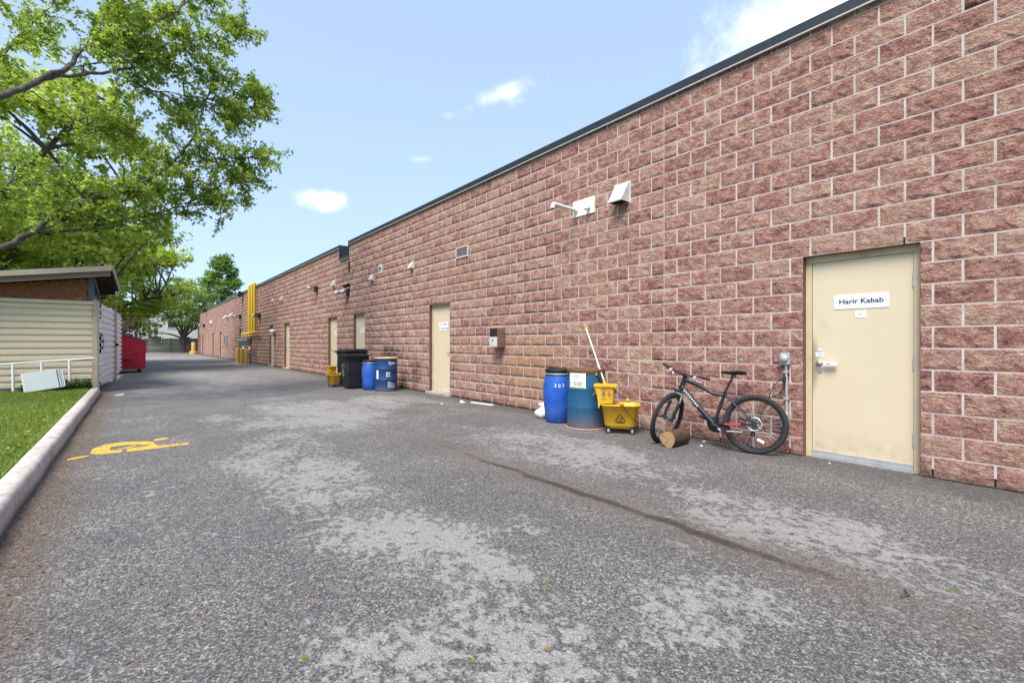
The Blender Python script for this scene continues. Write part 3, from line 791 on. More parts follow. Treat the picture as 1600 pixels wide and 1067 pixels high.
d1 = door(DOORS[0], True, (['Harir Kabab'], -.01, 1.685, .465, .150, .070, 'ink'), True, 'cream door with grey Harir Kabab sign and taped lever')
n = MB(); n.b2((.0785, -.055, 1.515), (.0815, .037, 1.585)); n.b2((.0780, -.015, 1.548), (.0784, .015, 1.554), 1); n.tube([(.0782, -.02, 1.553), (.0782, -.03, 1.56), (.0782, -.04, 1.553)], .0012, 4, 2)
n.build('note', [M['paper'], M['ink'], M['inkblue']], d1)
n = MB(); n.b2((.0785, .318, 1.105), (.0815, .398, 1.150)); n.lathe([(.0, .0), (.022, 0), (.022, .002), (0, .002)], (.0815, .358, 1.165), 14, 0, axis=(-1, 0, 0))
n.text('CSI', .030, lambda x, y: (.0778, .358 - x, 1.163 + y), 1, bold=.02); n.b2((.0778, .328, 1.128), (.0783, .388, 1.133), 1); n.b2((.0778, .333, 1.114), (.0783, .383, 1.118), 1)
n.build('sticker', [M['paper'], M['inkblue']], d1)
door(DOORS[1], False, (['You Dental', 'To Apartment'], -.04, 1.66, .40, .19, .070, 'inkblue'), label='cream door with two-line white sign, first left of the wall box')
door(DOORS[2], False, (['Rental City', 'Custom'], -.05, 1.66, .36, .17, .062, 'inkblue'), label='cream door with two-line sign behind the black bins')
door(DOORS[3], True, (['Kapella'], -.10, 1.62, .34, .13, .072, 'inkblue'), label='cream door with one-line sign behind the far mop bucket')
door(DOORS[4], True, (['Rental'], -.1, 1.62, .3, .12, .07, 'inkblue'))
for i in range(5, len(DOORS)): door(DOORS[i], bool(i % 2))
# concrete doorsteps under the doors that stand above the lane
for s0 in DOORS[1:6]:
    m_ = MB(); m_.b2((-.10, s0 - .06, -.04), (.066, s0 + DW + .05, .055)); st = m_.build('doorstep', M['concrete'], B, bevel=.008)
    m_ = MB()
# ------------------------------------------------------------------ fixtures on the wall
def on_wall(name, label, cat, s, z, group=None): return thing(name, label, cat, (D - .008, s, z), (0, 0, 0), group)
def hood_vent(s, z, w, label):
    t = on_wall('vent_hood', label, 'vent', s, z, 'metal vent hoods on the block wall')
    k = w / .26; m_ = MB(); h, dp = .30 * k, .20 * k
    prof = [(0, h / 2), (-.035 * k, h / 2), (-dp, -h * .38), (-dp, -h / 2), (-dp + .006, -h / 2), (-dp + .008, -h * .36), (-.03 * k, h / 2 - .012)]
    # sloping cover with two cheeks
    A = [(-.012, h / 2), (-dp, -h * .40), (-dp, -h / 2)]
    for y in (-w / 2, w / 2 - .004):
        m_.prism([(0.0, -h / 2), (-.010, h / 2), (-.03 * k, h / 2), (-dp, -h * .42), (-dp, -h / 2)], (0, y, 0), (1, 0, 0), (0, 0, 1), (0, 1, 0), .004)
    a, b, c = (-.03 * k, h / 2), (-dp, -h * .42), (-dp, -h / 2)
    for p, q in (((-.0, h / 2), a), (a, b), (b, c)):
        vs = [(p[0], -w / 2 - .002, p[1] + .001), (q[0], -w / 2 - .002, q[1] + .001), (q[0], w / 2 + .002, q[1] + .001), (p[0], w / 2 + .002, p[1] + .001)]
        vs2 = [(x - .004, y, z_ + .003) for x, y, z_ in vs]
        m_.add(vs + vs2, [(0, 1, 2, 3), (7, 6, 5, 4), (0, 4, 5, 1), (1, 5, 6, 2), (2, 6, 7, 3), (3, 7, 4, 0)])
    m_.build('hood', M['vent'], t)
    f = MB(); e = .030 * k
    f.b2((.004, -w / 2 - e, h / 2), (-.022, w / 2 + e, h / 2 + e)); f.b2((.004, -w / 2 - e, -h / 2 - e * .4), (-.022, -w / 2 - .004, h / 2)); f.b2((.004, w / 2 + .004, -h / 2 - e * .4), (-.022, w / 2 + e, h / 2))
    f.build('flange', M['vent'], t)
    g = MB(); g.b2((-.006, -w / 2 + .006, -h / 2 + .02), (-dp * .8, w / 2 - .006, -h / 2 + .03)); g.build('damper', M['darkgap'], t)
hood_vent(4.33, 3.50, .25, 'large white vent hood high on the wall beside the plastic pipes')
hood_vent(ws(645), wz(645, 415), .15, 'small vent hood on the wall above left of the two-line sign door')
hood_vent(ws(582), wz(582, 434), .14, 'small vent hood below the square wall plate')
hood_vent(ws(523), wz(523, 443), .18, 'vent hood above the twin floodlight, left of the roof notch')
for px, py, lb in ((427, 469, 'small square vent right of the yellow gas pipes, the farther of two'), (441, 466, 'small square vent right of the yellow gas pipes, the nearer of two')):
    hood_vent(ws(px), wz(px, py), .17, lb)

t = on_wall('pipe_vent', 'white wall plate with two plastic pipes, one long with an elbow', 'pipe vent', 5.10, 3.49)
m_ = MB(); m_.b2((.004, -.235, -.14), (-.026, .235, .125)); m_.build('plate', M['white'], t)
m_ = MB(); m_.tube([(-.02, .16, -.03), (-.20, .17, -.022), (-.50, .18, -.012), (-.535, .182, -.016), (-.55, .183, -.05), (-.55, .183, -.085)], [.032, .032, .032, .037, .037, .037], 14, 0, caps=True)
m_.cyl((-.026, .16, -.03), (-.06, .16, -.03), .040, n=14); m_.cyl((-.549, .183, -.084), (-.549, .183, -.0865), .030, n=12, mi=1)
m_.build('pipe', [M['pvc'], M['darkgap']], t)
m_ = MB(); m_.tube([(-.02, -.12, -.05), (-.075, -.12, -.05), (-.095, -.12, -.062), (-.10, -.12, -.085)], [.03, .03, .034, .034], 12, 0); m_.build('pipe', [M['pvc']], t)

t = on_wall('louvre_vent', 'flat louvred vent in a white frame high on the wall', 'vent', ws(723), wz(723, 394))
m_ = MB(); w, h = .22, .10
m_.b2((.004, -w, h), (-.03, w, h + .025)); m_.b2((.004, -w, -h - .025), (-.03, w, -h)); m_.b2((.004, -w - .025, -h - .025), (-.03, -w, h + .025)); m_.b2((.004, w, -h - .025), (-.03, w + .025, h + .025))
m_.build('vent_frame', M['vent'], t)
m_ = MB(); m_.b2((.0, -w, -h), (-.006, w, h)); m_.build('backing', M['darkgap'], t)
for i in range(6):
    m_ = MB(); m_.box((-.016, 0, -h + .017 + i * .033), (.028, 2 * w - .004, .004), 0, (0, R(38), 0)); m_.build('slat', M['galv'], t)

t = on_wall('wall_plate', 'small square cover plate with a round hole high on the wall', 'cover plate', ws(595), wz(595, 420))
m_ = MB(); m_.b2((.004, -.13, -.13), (-.018, .13, .13)); m_.build('plate', M['vent'], t)
m_ = MB(); m_.lathe([(0, 0), (.06, 0), (.06, .02), (.045, .02), (.045, .006), (0, .006)], (-.018, 0, 0), 16, 0, axis=(-1, 0, 0)); m_.build('hole_rim', M['meter'], t)

# twin floodlight
t = on_wall('twin_floodlight', 'twin headed floodlight on the wall under the roof notch', 'floodlight', ws(545), wz(545, 457))
m_ = MB(); m_.rbox((-.04, 0, 0), (.09, .20, .24), .03); m_.build('housing', M['blackmetal'], t)
for e in (0, 1):
    m_ = MB(); c = Vector((-.16 - .15 * e, .10 + .16 * e, .03 - .03 * e)); ax = Vector((-.75, .35, -.5)).normalized()
    m_.lathe([(0, -.10), (.035, -.095), (.05, -.03), (.085, .055), (.088, .075), (.0, .06)], c, 16, 0, axis=ax); m_.tube([(-.06, .03, .0), (-.10, .06, .02), tuple(c - ax * .06)], .015, 6, 0)
    h = m_.build('lamp_head', M['galv'], t)
    m_ = MB(); m_.lathe([(0, .066), (.078, .070), (.078, .076), (0, .078)], c, 16, 0, axis=ax); m_.build('lens', M['glass'], h)
# cameras and small lamps
def dome_cam(s, z, label):
    t = on_wall('security_camera', label, 'camera', s, z)
    m_ = MB(); m_.cyl((0, 0, 0), (-.05, 0, 0), .07, n=14); m_.tube([(-.04, 0, 0), (-.12, 0, .01), (-.14, 0, -.02)], .022, 8); m_.build('bracket', M['black'], t)
    m_ = MB(); m_.lathe([(0, .02), (.085, .02), (.09, -.02), (.075, -.06), (.045, -.09), (0, -.10)], (-.14, 0, -.03), 16); m_.build('dome', M['black'], t)
dome_cam(ws(546), wz(546, 445), 'black dome camera on the wall just right of the twin floodlight')
m_ = MB(); m_.tube([(D - .02, 15.83, 3.70), (D - .02, 15.83, 4.02)], .03, 8); m_.box((D - .03, 15.83, 3.98), (.05, .09, .14))
tag(m_.build('conduit', M['blackmetal']), 'short black conduit on the wall under the roof notch', 'conduit')
def wall_lamp(s, z, label, k=1.0, top=False):
    t = on_wall('wall_lamp', label, 'wall lamp', s, z, 'small lamps along the block wall')
    m_ = MB(); m_.rbox((-.05 * k, 0, 0), (.10 * k, .17 * k, .20 * k), .03 * k); m_.tube([(-.08 * k, 0, .02 * k), (-.17 * k, .03 * k, .07 * k), (-.22 * k, .05 * k, .05 * k)], .02 * k, 8)
    h = m_.build('lamp_body', M['blackmetal'], t)
    m_ = MB(); m_.lathe([(0, .03 * k), (.06 * k, .03 * k), (.10 * k, -.05 * k), (.085 * k, -.05 * k), (0, -.01 * k)], (-.24 * k, .06 * k, .04 * k), 14, 0, axis=(.45, -.1, .85)); m_.build('lamp_shade', M['galv'], t)
wall_lamp(ws(496), wz(496, 452), 'small lamp on the wall left of the vent hood near the notch', 1.2)
wall_lamp(ws(377), wz(377, 495), 'small wall lamp just left of the yellow gas pipes', 1.5)
wall_lamp(ws(320), wz(320, 509), 'wall lamp near the far end of the building', 1.8)
wall_lamp(ws(407), wz(407, 494), 'dark pipe support bracket just right of the yellow gas pipes', 1.5)  # a pipe support, drawn with the lamp shape
for px, py, lb in ((380, 459, 'black floodlight under the coping left of the gas pipes'), (323, 485, 'black floodlight under the coping near the far end')):
    t = on_wall('floodlight', lb, 'floodlight', ws(px), wz(px, py) - .1)
    m_ = MB(); m_.box((-.22, 0, .06), (.26, .42, .34), 0, (0, R(25), 0)); m_.tube([(0, 0, 0), (-.1, 0, -.05), (-.16, 0, 0)], .03, 6); h = m_.build('lamp_body', M['black'], t)
    m_ = MB(); m_.box((-.335, 0, .0), (.012, .36, .28), 0, (0, R(25), 0)); m_.build('lens', M['glass'], t)
for px, py, lb in ((356, 494, 'slanted white flue on the wall far down the lane, the farther of two'), (365, 491, 'slanted white flue on the wall far down the lane, the nearer of two')):
    t = on_wall('flue_pipe', lb, 'flue', ws(px), wz(px, py))
    m_ = MB(); m_.tube([(0, 0, -.05), (-.12, .0, .02), (-.36, .0, -.22)], .055, 10); m_.build('pipe', M['white'], t)
    m_ = MB(); m_.box((-.02, 0, -.10), (.05, .34, .34)); m_.build('plate', M['meter'], t)
t = on_wall('wall_vent', 'tiny white vent on the far wall above the doors', 'vent', ws(331), wz(331, 503))
m_ = MB(); m_.box((-.1, 0, 0), (.2, .25, .2), taper=.7); m_.build('hood', M['white'], t); m_ = MB(); m_.b2((.0, -.2, -.16), (-.03, .2, .16)); m_.build('plate', M['galv'], t)
t = on_wall('meter_box', 'small grey box on the wall left of the gas meters', 'box', ws(355), wz(355, 531))
m_ = MB(); m_.rbox((-.1, 0, 0), (.2, .5, .8), .03); m_.build('housing', M['greybox'], t); m_ = MB(); m_.b2((-.2, -.2, -.34), (-.21, .2, .34)); m_.build('cover', M['meter'], t)
t = on_wall('entrance_lamp', 'white jar shaped lamp beside a narrow cream door', 'wall lamp', ws(430.5), wz(430.5, 519))
m_ = MB(); m_.lathe([(0, .14), (.13, .12), (.15, .02), (.11, .0)], (-.16, 0, 0), 14); m_.b2((0, -.06, .02), (-.1, .06, .10)); m_.build('lamp_cap', M['white'], t)
m_ = MB(); m_.lathe([(.10, .0), (.12, -.10), (.10, -.2), (0, -.23)], (-.16, 0, 0), 14); m_.build('lamp_glass', M['greybox'], t)

# steel box on the wall by the second door
t = on_wall('wall_box', 'square steel box with dark upper window on the wall by the two-line sign door', 'box', ws(784), 1.36)
m_ = MB(); m_.b2((.004, -.13, -.19), (-.20, .13, .19)); m_.build('housing', simple('steel_with_brick_reflection', (.34, .25, .22), .3, .75, dirt=.3), t, bevel=.006)  # brown of the mirrored brick put into the steel's base colour
m_ = MB(); m_.b2((-.2005, -.118, .02), (-.205, .118, .18)); m_.build('window', M['darkgap'], t)
m_ = MB(); m_.b2((-.2005, -.12, -.185), (-.222, .12, .010)); h = m_.build('cover', M['vent'], t, bevel=.006)
m_ = MB(); m_.lathe([(0, 0), (.022, 0), (.020, .007), (0, .008)], (-.222, 0, -.05), 14, 0, axis=(-1, 0, 0)); m_.build('lock', M['meter'], h)

# weatherproof outlet, conduit and junction box beside the near door
t = on_wall('power_outlet', 'grey weatherproof outlet with conduit beside the near cream door', 'outlet', 2.065, 1.075)
m_ = MB(); m_.rbox((-.03, 0, 0), (.075, .105, .13), .012); bx = m_.build('box', M['greybox'], t)
m_ = MB(); m_.lathe([(0, .0), (.043, 0), (.043, .022), (.036, .03), (.0, .032)], (-.067, .0, .005), 20, 0, axis=(-1, 0, 0)); m_.build('cover', M['galv'], t)
m_ = MB(); m_.tube([(-.03, -.005, -.06), (-.028, -.01, -.30), (-.028, -.012, -.62)], .0135, 10)
for z in (-.15, -.45): m_.b2((-.046, -.035, z - .012), (-.005, .018, z + .012))
m_.build('conduit', M['galv'], t)
m_ = MB(); m_.rbox((-.04, .0, -.69), (.075, .075, .155), .008); m_.build('junction_box', M['alu'], t)
m_ = MB()
P = [(D - .05, 2.07, .845), (D - .07, 2.12, .83), (D - .06, 2.20, .73), (D - .05, 2.24, .60), (D - .05, 2.30, .50), (D - .04, 2.33, .40), (D - .03, 2.34, .30)]
m_.tube(P, .0055, 6); m_.tube([(D - .05, 2.07, .84), (D - .06, 2.08, .74), (D - .06, 2.13, .66), (D - .05, 2.22, .62), (D - .05, 2.32, .56), (D - .05, 2.36, .47)], .0045, 6)
m_.cyl((D - .05, 2.07, .87), (D - .05, 2.075, .80), .017, n=8)
m_.build('cord', M['cord'], t, world=True)

# ------------------------------------------------------------------ gas service: yellow risers, header, meters
g = thing('gas_meter_bank', 'bank of grey gas meters under tall yellow pipes on the wall', 'gas meters', (D, 32.2, 0))
for i in range(5):
    y = -.95 + i * .42; x = -.19 - .05 * (i % 2)
    m_ = MB(); m_.tube([(x, y, 1.92), (x, y, 4.78), (x + .03, y, 4.84), (x + .09, y, 4.86)], .07, 10); m_.build('riser_pipe', M['gasyellow'], g)
m_ = MB(); m_.tube([(-.22, -1.9, 1.90), (-.22, 2.5, 1.90)], .06, 8); m_.build('header_pipe', M['gasyellow'], g)
m_ = MB(); m_.b2((.0, -1.35, 3.05), (-.12, 1.3, 3.11)); m_.build('pipe_bracket', M['galv'], g)
for i in range(5):
    y = -.6 + i * .62
    m_ = MB(); m_.tube([(-.22, y, 1.90), (-.40, y, 1.86), (-.42, y, 1.62)], .035, 8); m_.build('drop_pipe', M['gasyellow'], g)
    m_ = MB(); m_.rbox((-.42, y, 1.36), (.30, .36, .46), .1); mt = m_.build('meter', M['meter'], g)
    m_ = MB(); m_.lathe([(0, 0), (.09, 0), (.08, .03), (0, .03)], (-.57, y, 1.42), 14, 0, axis=(-1, 0, 0)); m_.build('dial', M['galv'], mt)
m_ = MB(); m_.tube([(-.40, -.9, 1.0), (-.40, 2.2, 1.0)], .05, 8); m_.tube([(-.40, -.9, 1.0), (-.42, -.95, .7), (-.42, -.95, -.02)], .05, 8); m_.build('supply_pipe', M['meter'], g)
for y in (-.95, 1.0):
    m_ = MB(); m_.lathe([(0, -.06), (.16, -.05), (.18, 0), (.16, .05), (0, .06)], (-.46, y, .86), 14, 0, axis=(1, 0, 0)); m_.rbox((-.42, y, .72), (.16, .2, .2), .04); m_.build('regulator', M['galv'], g)

def bollard(x, y, h, r, label, base=False, grp='yellow steel bollards'):
    t = thing('bollard', label, 'bollard', (x, y, 0), group=grp)
    m_ = MB(); m_.lathe([(r, -.02), (r, h - .06), (r * .8, h - .015), (r * .3, h), (0, h)], (0, 0, 0), 16); m_.build('post', M['yellow'], t)
    m_ = MB(); m_.lathe([(0, .03), (r * 2.1, .03), (r * 2.2, 0)] if not base else [(0, .36), (.34, .35), (.38, .30), (.38, 0)], (0, 0, 0), 16); m_.build('base', M['yellow'] if base else M['concrete'], t)
bollard(4.72, 29.0, .95, .10, 'nearest of the three yellow bollards guarding the gas meters')
bollard(4.78, 30.7, .95, .10, 'middle one of the three yellow bollards guarding the gas meters')
bollard(4.82, 32.4, .95, .10, 'farthest of the three yellow bollards guarding the gas meters')
p = gnd(303, 554); bollard(5.05, 63.0, 1.35, .2, 'tall yellow bollard with a drum base near the far corner', True)
# ------------------------------------------------------------------ waste enclosure on the left
E = thing('bin_enclosure', 'cream corrugated enclosure with lattice top and sloping shed roof', 'enclosure', (-.78, 15.75, 0))
EY, EX = 15.75, -.78
def corrugated(a, b, z0, z1, out, pitch, depth, segs=1):
    """horizontal ribs between the points a and b; out = outward direction"""
    a, b, out = Vector(a), Vector(b), Vector(out); prof = []
    z = z0
    while z < z1 - 1e-4:
        for f, o in ((0, 0), (.10, 0), (.22, 1), (.78, 1), (.90, 0)):
            zz = z + f * pitch
            if zz < z1: prof.append((zz, o * depth))
        z += pitch
    prof.append((z1, 0)); vs = []; fs = []
    for k in (0, 1):
        p = a if k == 0 else b
        for zz, o in prof: q = p + out * o; vs.append((q.x, q.y, zz))
    n = len(prof)
    vs2 = [tuple(Vector(v) - out * .012) for v in vs]
    for i in range(n - 1): fs.append((i, n + i, n + i + 1, i + 1)); fs.append((2 * n + i + 1, 3 * n + i + 1, 3 * n + i, 2 * n + i))
    for k in (0, 1):
        for i in range(n - 1): fs.append((k * n + i, k * n + i + 1, 2 * n + k * n + i + 1, 2 * n + k * n + i))
    mb = MB(); mb.add(vs + vs2, fs); return mb
xs = [-6.2, -4.9, -3.45, -2.05, EX - .07]
for a, b in zip(xs, xs[1:]):
    corrugated((a, EY, 0), (b - .004, EY, 0), .17, 2.22, (0, -1, 0), .158, .045).build('corrugated_panel', M['cream'], E, world=True)
m_ = MB(); m_.b2((-6.2, EY - .06, 2.222), (EX - .045, EY + .05, 2.30)); m_.build('top_rail', M['cream'], E, world=True)
m_ = MB(); m_.b2((-6.2, EY - .02, .06), (EX - .075, EY + .05, .165)); m_.build('bottom_rail', M['wood'], E, world=True)
m_ = MB(); m_.b2((EX - .065, EY - .055, .0), (EX + .03, EY + .07, 2.34)); m_.build('corner_post', M['beige'], E, world=True)
m_ = MB(); m_.b2((EX - .06, EY + .18, 2.30), (EX + .0, EY + .24, 2.44)); m_.b2((EX + .015, EY + .26, 2.0), (EX + .06, EY + .34, 2.36)); m_.build('post_block', M['beige'], E, world=True)
# roof: rises to the lane side and falls away from the camera
C = [(-6.4, 15.28, 2.20), (-.455, 15.28, 3.19), (-.40, 19.3, 2.96), (-6.4, 19.3, 2.1)]
def roof_board(a, b, h0, h1, th):
    a, b = Vector(a), Vector(b); d = (b - a); n = Vector((d.y, -d.x, 0)).normalized() * th
    vs = [a + Vector((0, 0, h0)), b + Vector((0, 0, h0)), b + Vector((0, 0, h1)), a + Vector((0, 0, h1))]
    mb = MB(); mb.add([tuple(v) for v in vs] + [tuple(v + n) for v in vs], [(0, 1, 2, 3), (7, 6, 5, 4), (0, 4, 5, 1), (1, 5, 6, 2), (2, 6, 7, 3), (3, 7, 4, 0)]); return mb
m_ = MB(); m_.add([(x, y, z - .02) for x, y, z in C] + [(x, y, z - .07) for x, y, z in C], [(0, 1, 2, 3), (7, 6, 5, 4), (0, 4, 5, 1), (1, 5, 6, 2), (2, 6, 7, 3), (3, 7, 4, 0)])
rf = m_.build('roof', M['roofdark'], E, world=True)
def child_world(mb, name, mat, parent):
    o = Vector(E.location); mb.v = [tuple(Vector(p) - o) for p in mb.v]; return link(name, mb.mesh(name, mat), parent)
child_world(roof_board(C[0], C[1], -.125, .0, .03), 'fascia', M['fascia'], rf)
child_world(roof_board((C[0][0], C[0][1] + .05, C[0][2]), (C[1][0] - .03, C[1][1] + .05, C[1][2]), -.26, -.072, .03), 'fascia', M['fascia2'], rf)
child_world(roof_board(C[1], C[2], -.14, .0, .03), 'fascia', M['fascia'], rf)
m_ = MB()
for i in range(9):
    y = 15.6 + i * .42; z = 3.17 - (y - 15.28) * .057; m_.b2((-2.6, y, z - .25 - .36), (-.5, y + .045, z - .16 - .20))
# rafters follow the slope
m_ = MB()
for i in range(9):
    y = 15.6 + i * .42; dz = -(y - 15.28) * .057
    for (xa, xb) in ((-3.2, -.50),):
        za, zb = 2.735 + dz, 3.18 + dz
        m_.add([(xa, y, za - .20), (xb, y, zb - .20), (xb, y, zb - .078), (xa, y, za - .078), (xa, y + .045, za - .20), (xb, y + .045, zb - .20), (xb, y + .045, zb - .078), (xa, y + .045, za - .078)],
               [(0, 1, 2, 3), (7, 6, 5, 4), (0, 4, 5, 1), (1, 5, 6, 2), (2, 6, 7, 3), (3, 7, 4, 0)])
child_world(m_, 'rafter', M['roofdark'], rf)
# lattice between rail and roof, slate posts
m_ = MB(); x0, x1 = -4.0, EX - .14
def roofz(x): return 2.20 + (x + 6.4) / 5.945 * .99 - .26
pitch = .062; L = x1 - x0
for sgn, yy in ((1, EY - .01), (-1, EY + .002)):
    k = -20
    while k * pitch < L + 1.5:
        # strip along z = 2.30 + sgn*(x - xs)
        xs_ = x0 + k * pitch; pts = []
        za, zb = 2.302, 3.0
        if sgn > 0: A, Bq = (xs_, za), (xs_ + (zb - za), zb)
        else: A, Bq = (xs_ + (zb - za), za), (xs_, zb)
        # clip to x range and the sloping top
        n = 24; seg = []
        for i in range(n + 1):
            t_ = i / n; x = A[0] + (Bq[0] - A[0]) * t_; z = A[1] + (Bq[1] - A[1]) * t_
            if x0 <= x <= x1 and z <= roofz(x) + .03: seg.append((x, z))
        if len(seg) > 1:
            (xa, za_), (xb, zb_) = seg[0], seg[-1]; w = .0145
            m_.add([(xa - w, yy, za_), (xa + w, yy, za_), (xb + w, yy, zb_), (xb - w, yy, zb_), (xa - w, yy + .008, za_), (xa + w, yy + .008, za_), (xb + w, yy + .008, zb_), (xb - w, yy + .008, zb_)],
                   [(0, 1, 2, 3), (7, 6, 5, 4), (0, 4, 5, 1), (1, 5, 6, 2), (2, 6, 7, 3), (3, 7, 4, 0)])
        k += 1
lt = m_.build('lattice', M['lattice'], E, world=True); lt['kind'] = 'stuff'
m_ = MB(); m_.b2((EX - .145, EY - .02, 2.30), (EX - .03, EY + .10, 2.93)); m_.build('slate_post', M['slate'], E, world=True)
m_ = MB(); m_.tube([(EX - .04, EY + .1, 2.88), (EX - .02, EY + 2.6, 2.42)], .03, 4); m_.build('brace', M['slate'], E, world=True)
m_ = MB(); m_.b2((EX - .10, EY + 1.3, 0), (EX - .02, EY + 1.38, 2.75)); m_.build('slate_post', M['slate'], E, world=True)
# back and far walls so that it stands as a box
corrugated((-6.2, EY, 0), (-6.2, 24.0, 0), .1, 2.2, (-1, 0, 0), .158, .045).build('corrugated_panel', M['cream'], E, world=True)
corrugated((-6.2, 24.0, 0), (-.7, 24.0, 0), .1, 2.2, (0, 1, 0), .158, .045).build('corrugated_panel', M['cream'], E, world=True)
# white gates towards the lane
def gate(a, b, z0, z1, posts):
    a, b = Vector(a), Vector(b); d = (b - a).normalized(); out = Vector((d.y, -d.x, 0))
    gt = corrugated(a, b, z0, z1, out, .165, .05).build('gate', M['whitepanel'], E, world=True)
    m_ = MB(); m_.b2((a.x - .03, a.y, z0 - .03), (a.x + .0, a.y + .02, z1 + .02))
    for q in (a + d * .05, b - d * .05): m_.cyl(q - out * .03 + Vector((0, 0, z0 - .03)), q - out * .03 + Vector((0, 0, z1 + .03)), .022, n=8)
    child_world(m_, 'gate_frame', M['whitepanel'], gt)
    return gt
g1 = gate((EX + .06, EY + .10, 0), (-.565, 19.25, 0), .14, 2.26, 1)
g2 = gate((-.60, 19.62, 0), (-.47, 23.8, 0), .14, 2.34, 1)
m_ = MB(); m_.b2((-.56, 19.30, .02), (-.465, 19.42, 2.36)); m_.build('gate_post', M['beige'], E, world=True)
m_ = MB(); m_.b2((-.50, 19.27, 1.16), (-.42, 19.44, 1.24)); child_world(m_, 'latch', M['black'], g1)
m_ = MB(); m_.tube([(EX + .055, EY + .16, 1.52), (EX + .075, EY + .3, 1.45), (EX + .08, EY + .45, 1.25), (EX + .07, EY + .3, 1.05), (EX + .055, EY + .16, 1.0)], [.02, .05, .06, .05, .02], 6); child_world(m_, 'torn_flap', M['black'], g1)

# white pipe rail in front of it
t = thing('pipe_rail', 'thin white pipe rail in front of the cream corrugated wall', 'railing', (-1.6, 15.3, .1))
def rail_pt(px, py): return at(px, py, 15.3 / ray(px, py).y)
m_ = MB(); m_.tube([rail_pt(-60, 571), rail_pt(0, 569.5), rail_pt(64, 565), rail_pt(108, 562.5), rail_pt(148, 559.5)], .020, 8); m_.build('top_rail', M['white'], t, world=True)
for px, ya, yb in ((20, 568, 618), (65, 565, 614), (108.5, 562.5, 607)):
    m_ = MB(); a, b = rail_pt(px, ya), rail_pt(px + 1, yb); b.z = .06; m_.tube([a, a.lerp(b, .5), b], .026, 8); m_.build('post', M['paper'], t, world=True)
# discarded appliance door leaning on the rail
p0 = Vector((-1.93, 14.88, .115))
t = thing('appliance_door', 'discarded pale white appliance door leaning on the pipe rail', 'appliance door', p0, (R(-14), R(-8.5), R(4)))
m_ = MB(); m_.rbox((.33, 0, .235), (.66, .06, .44), .02, 0); m_.build('panel', M['slab'], t, bevel=0)
m_ = MB(); m_.b2((.575, -.036, .03), (.588, -.0305, .44)); m_.b2((.62, -.034, .03), (.626, -.0305, .44)); m_.build('seam', M['darkgap'], t)
m_ = MB(); m_.rbox((.672, .0, .235), (.020, .058, .40), .008); m_.build('edge_trim', M['white'], t)

# ------------------------------------------------------------------ red dumpster
t = thing('dumpster', 'red steel dumpster with sloping grey lid beyond the enclosure', 'dumpster', (-.5, 25.0, 0))
m_ = MB(); prof = [(-1.05, .16), (.80, .16), (.86, 1.31), (.10, 1.60), (-1.05, 1.86)]
m_.prism(prof, (0, -.05, 0), (1, 0, 0), (0, 0, 1), (0, 1, 0), 1.9); m_.build('body', M['red'], t, bevel=.01)
m_ = MB(); m_.b2((-1.05, -.075, .86), (.845, -.052, .905)); m_.b2((-1.05, -.072, .30), (.815, -.052, .33)); m_.b2((.78, -.068, .17), (.83, -.052, 1.27)); m_.build('rib', M['red'], t)
m_ = MB(); m_.b2((-1.0, -.26, .58), (.44, -.052, .88)); m_.b2((-1.0, -.262, .80), (.44, -.052, .89), 1); m_.build('fork_pocket', [M['red'], M['redlite']], t, bevel=.006)
m_ = MB(); m_.prism([(.94, 1.285), (.94, 1.32), (.10, 1.665), (-1.08, 1.935), (-1.08, 1.88), (.10, 1.61)], (0, -.10, 0), (1, 0, 0), (0, 0, 1), (0, 1, 0), 2.0); m_.build('lid', M['lid'], t)
for x in (.62, -.9):
    for y in (.1, 1.65):
        m_ = MB(); m_.cyl((x, y - .03, .075), (x, y + .03, .075), .075, n=14); m_.b2((x - .06, y - .045, .12), (x + .06, y + .045, .16)); m_.b2((x - .02, y - .045, .06), (x + .05, y - .035, .14)); m_.build('caster', M['blackmetal'], t)

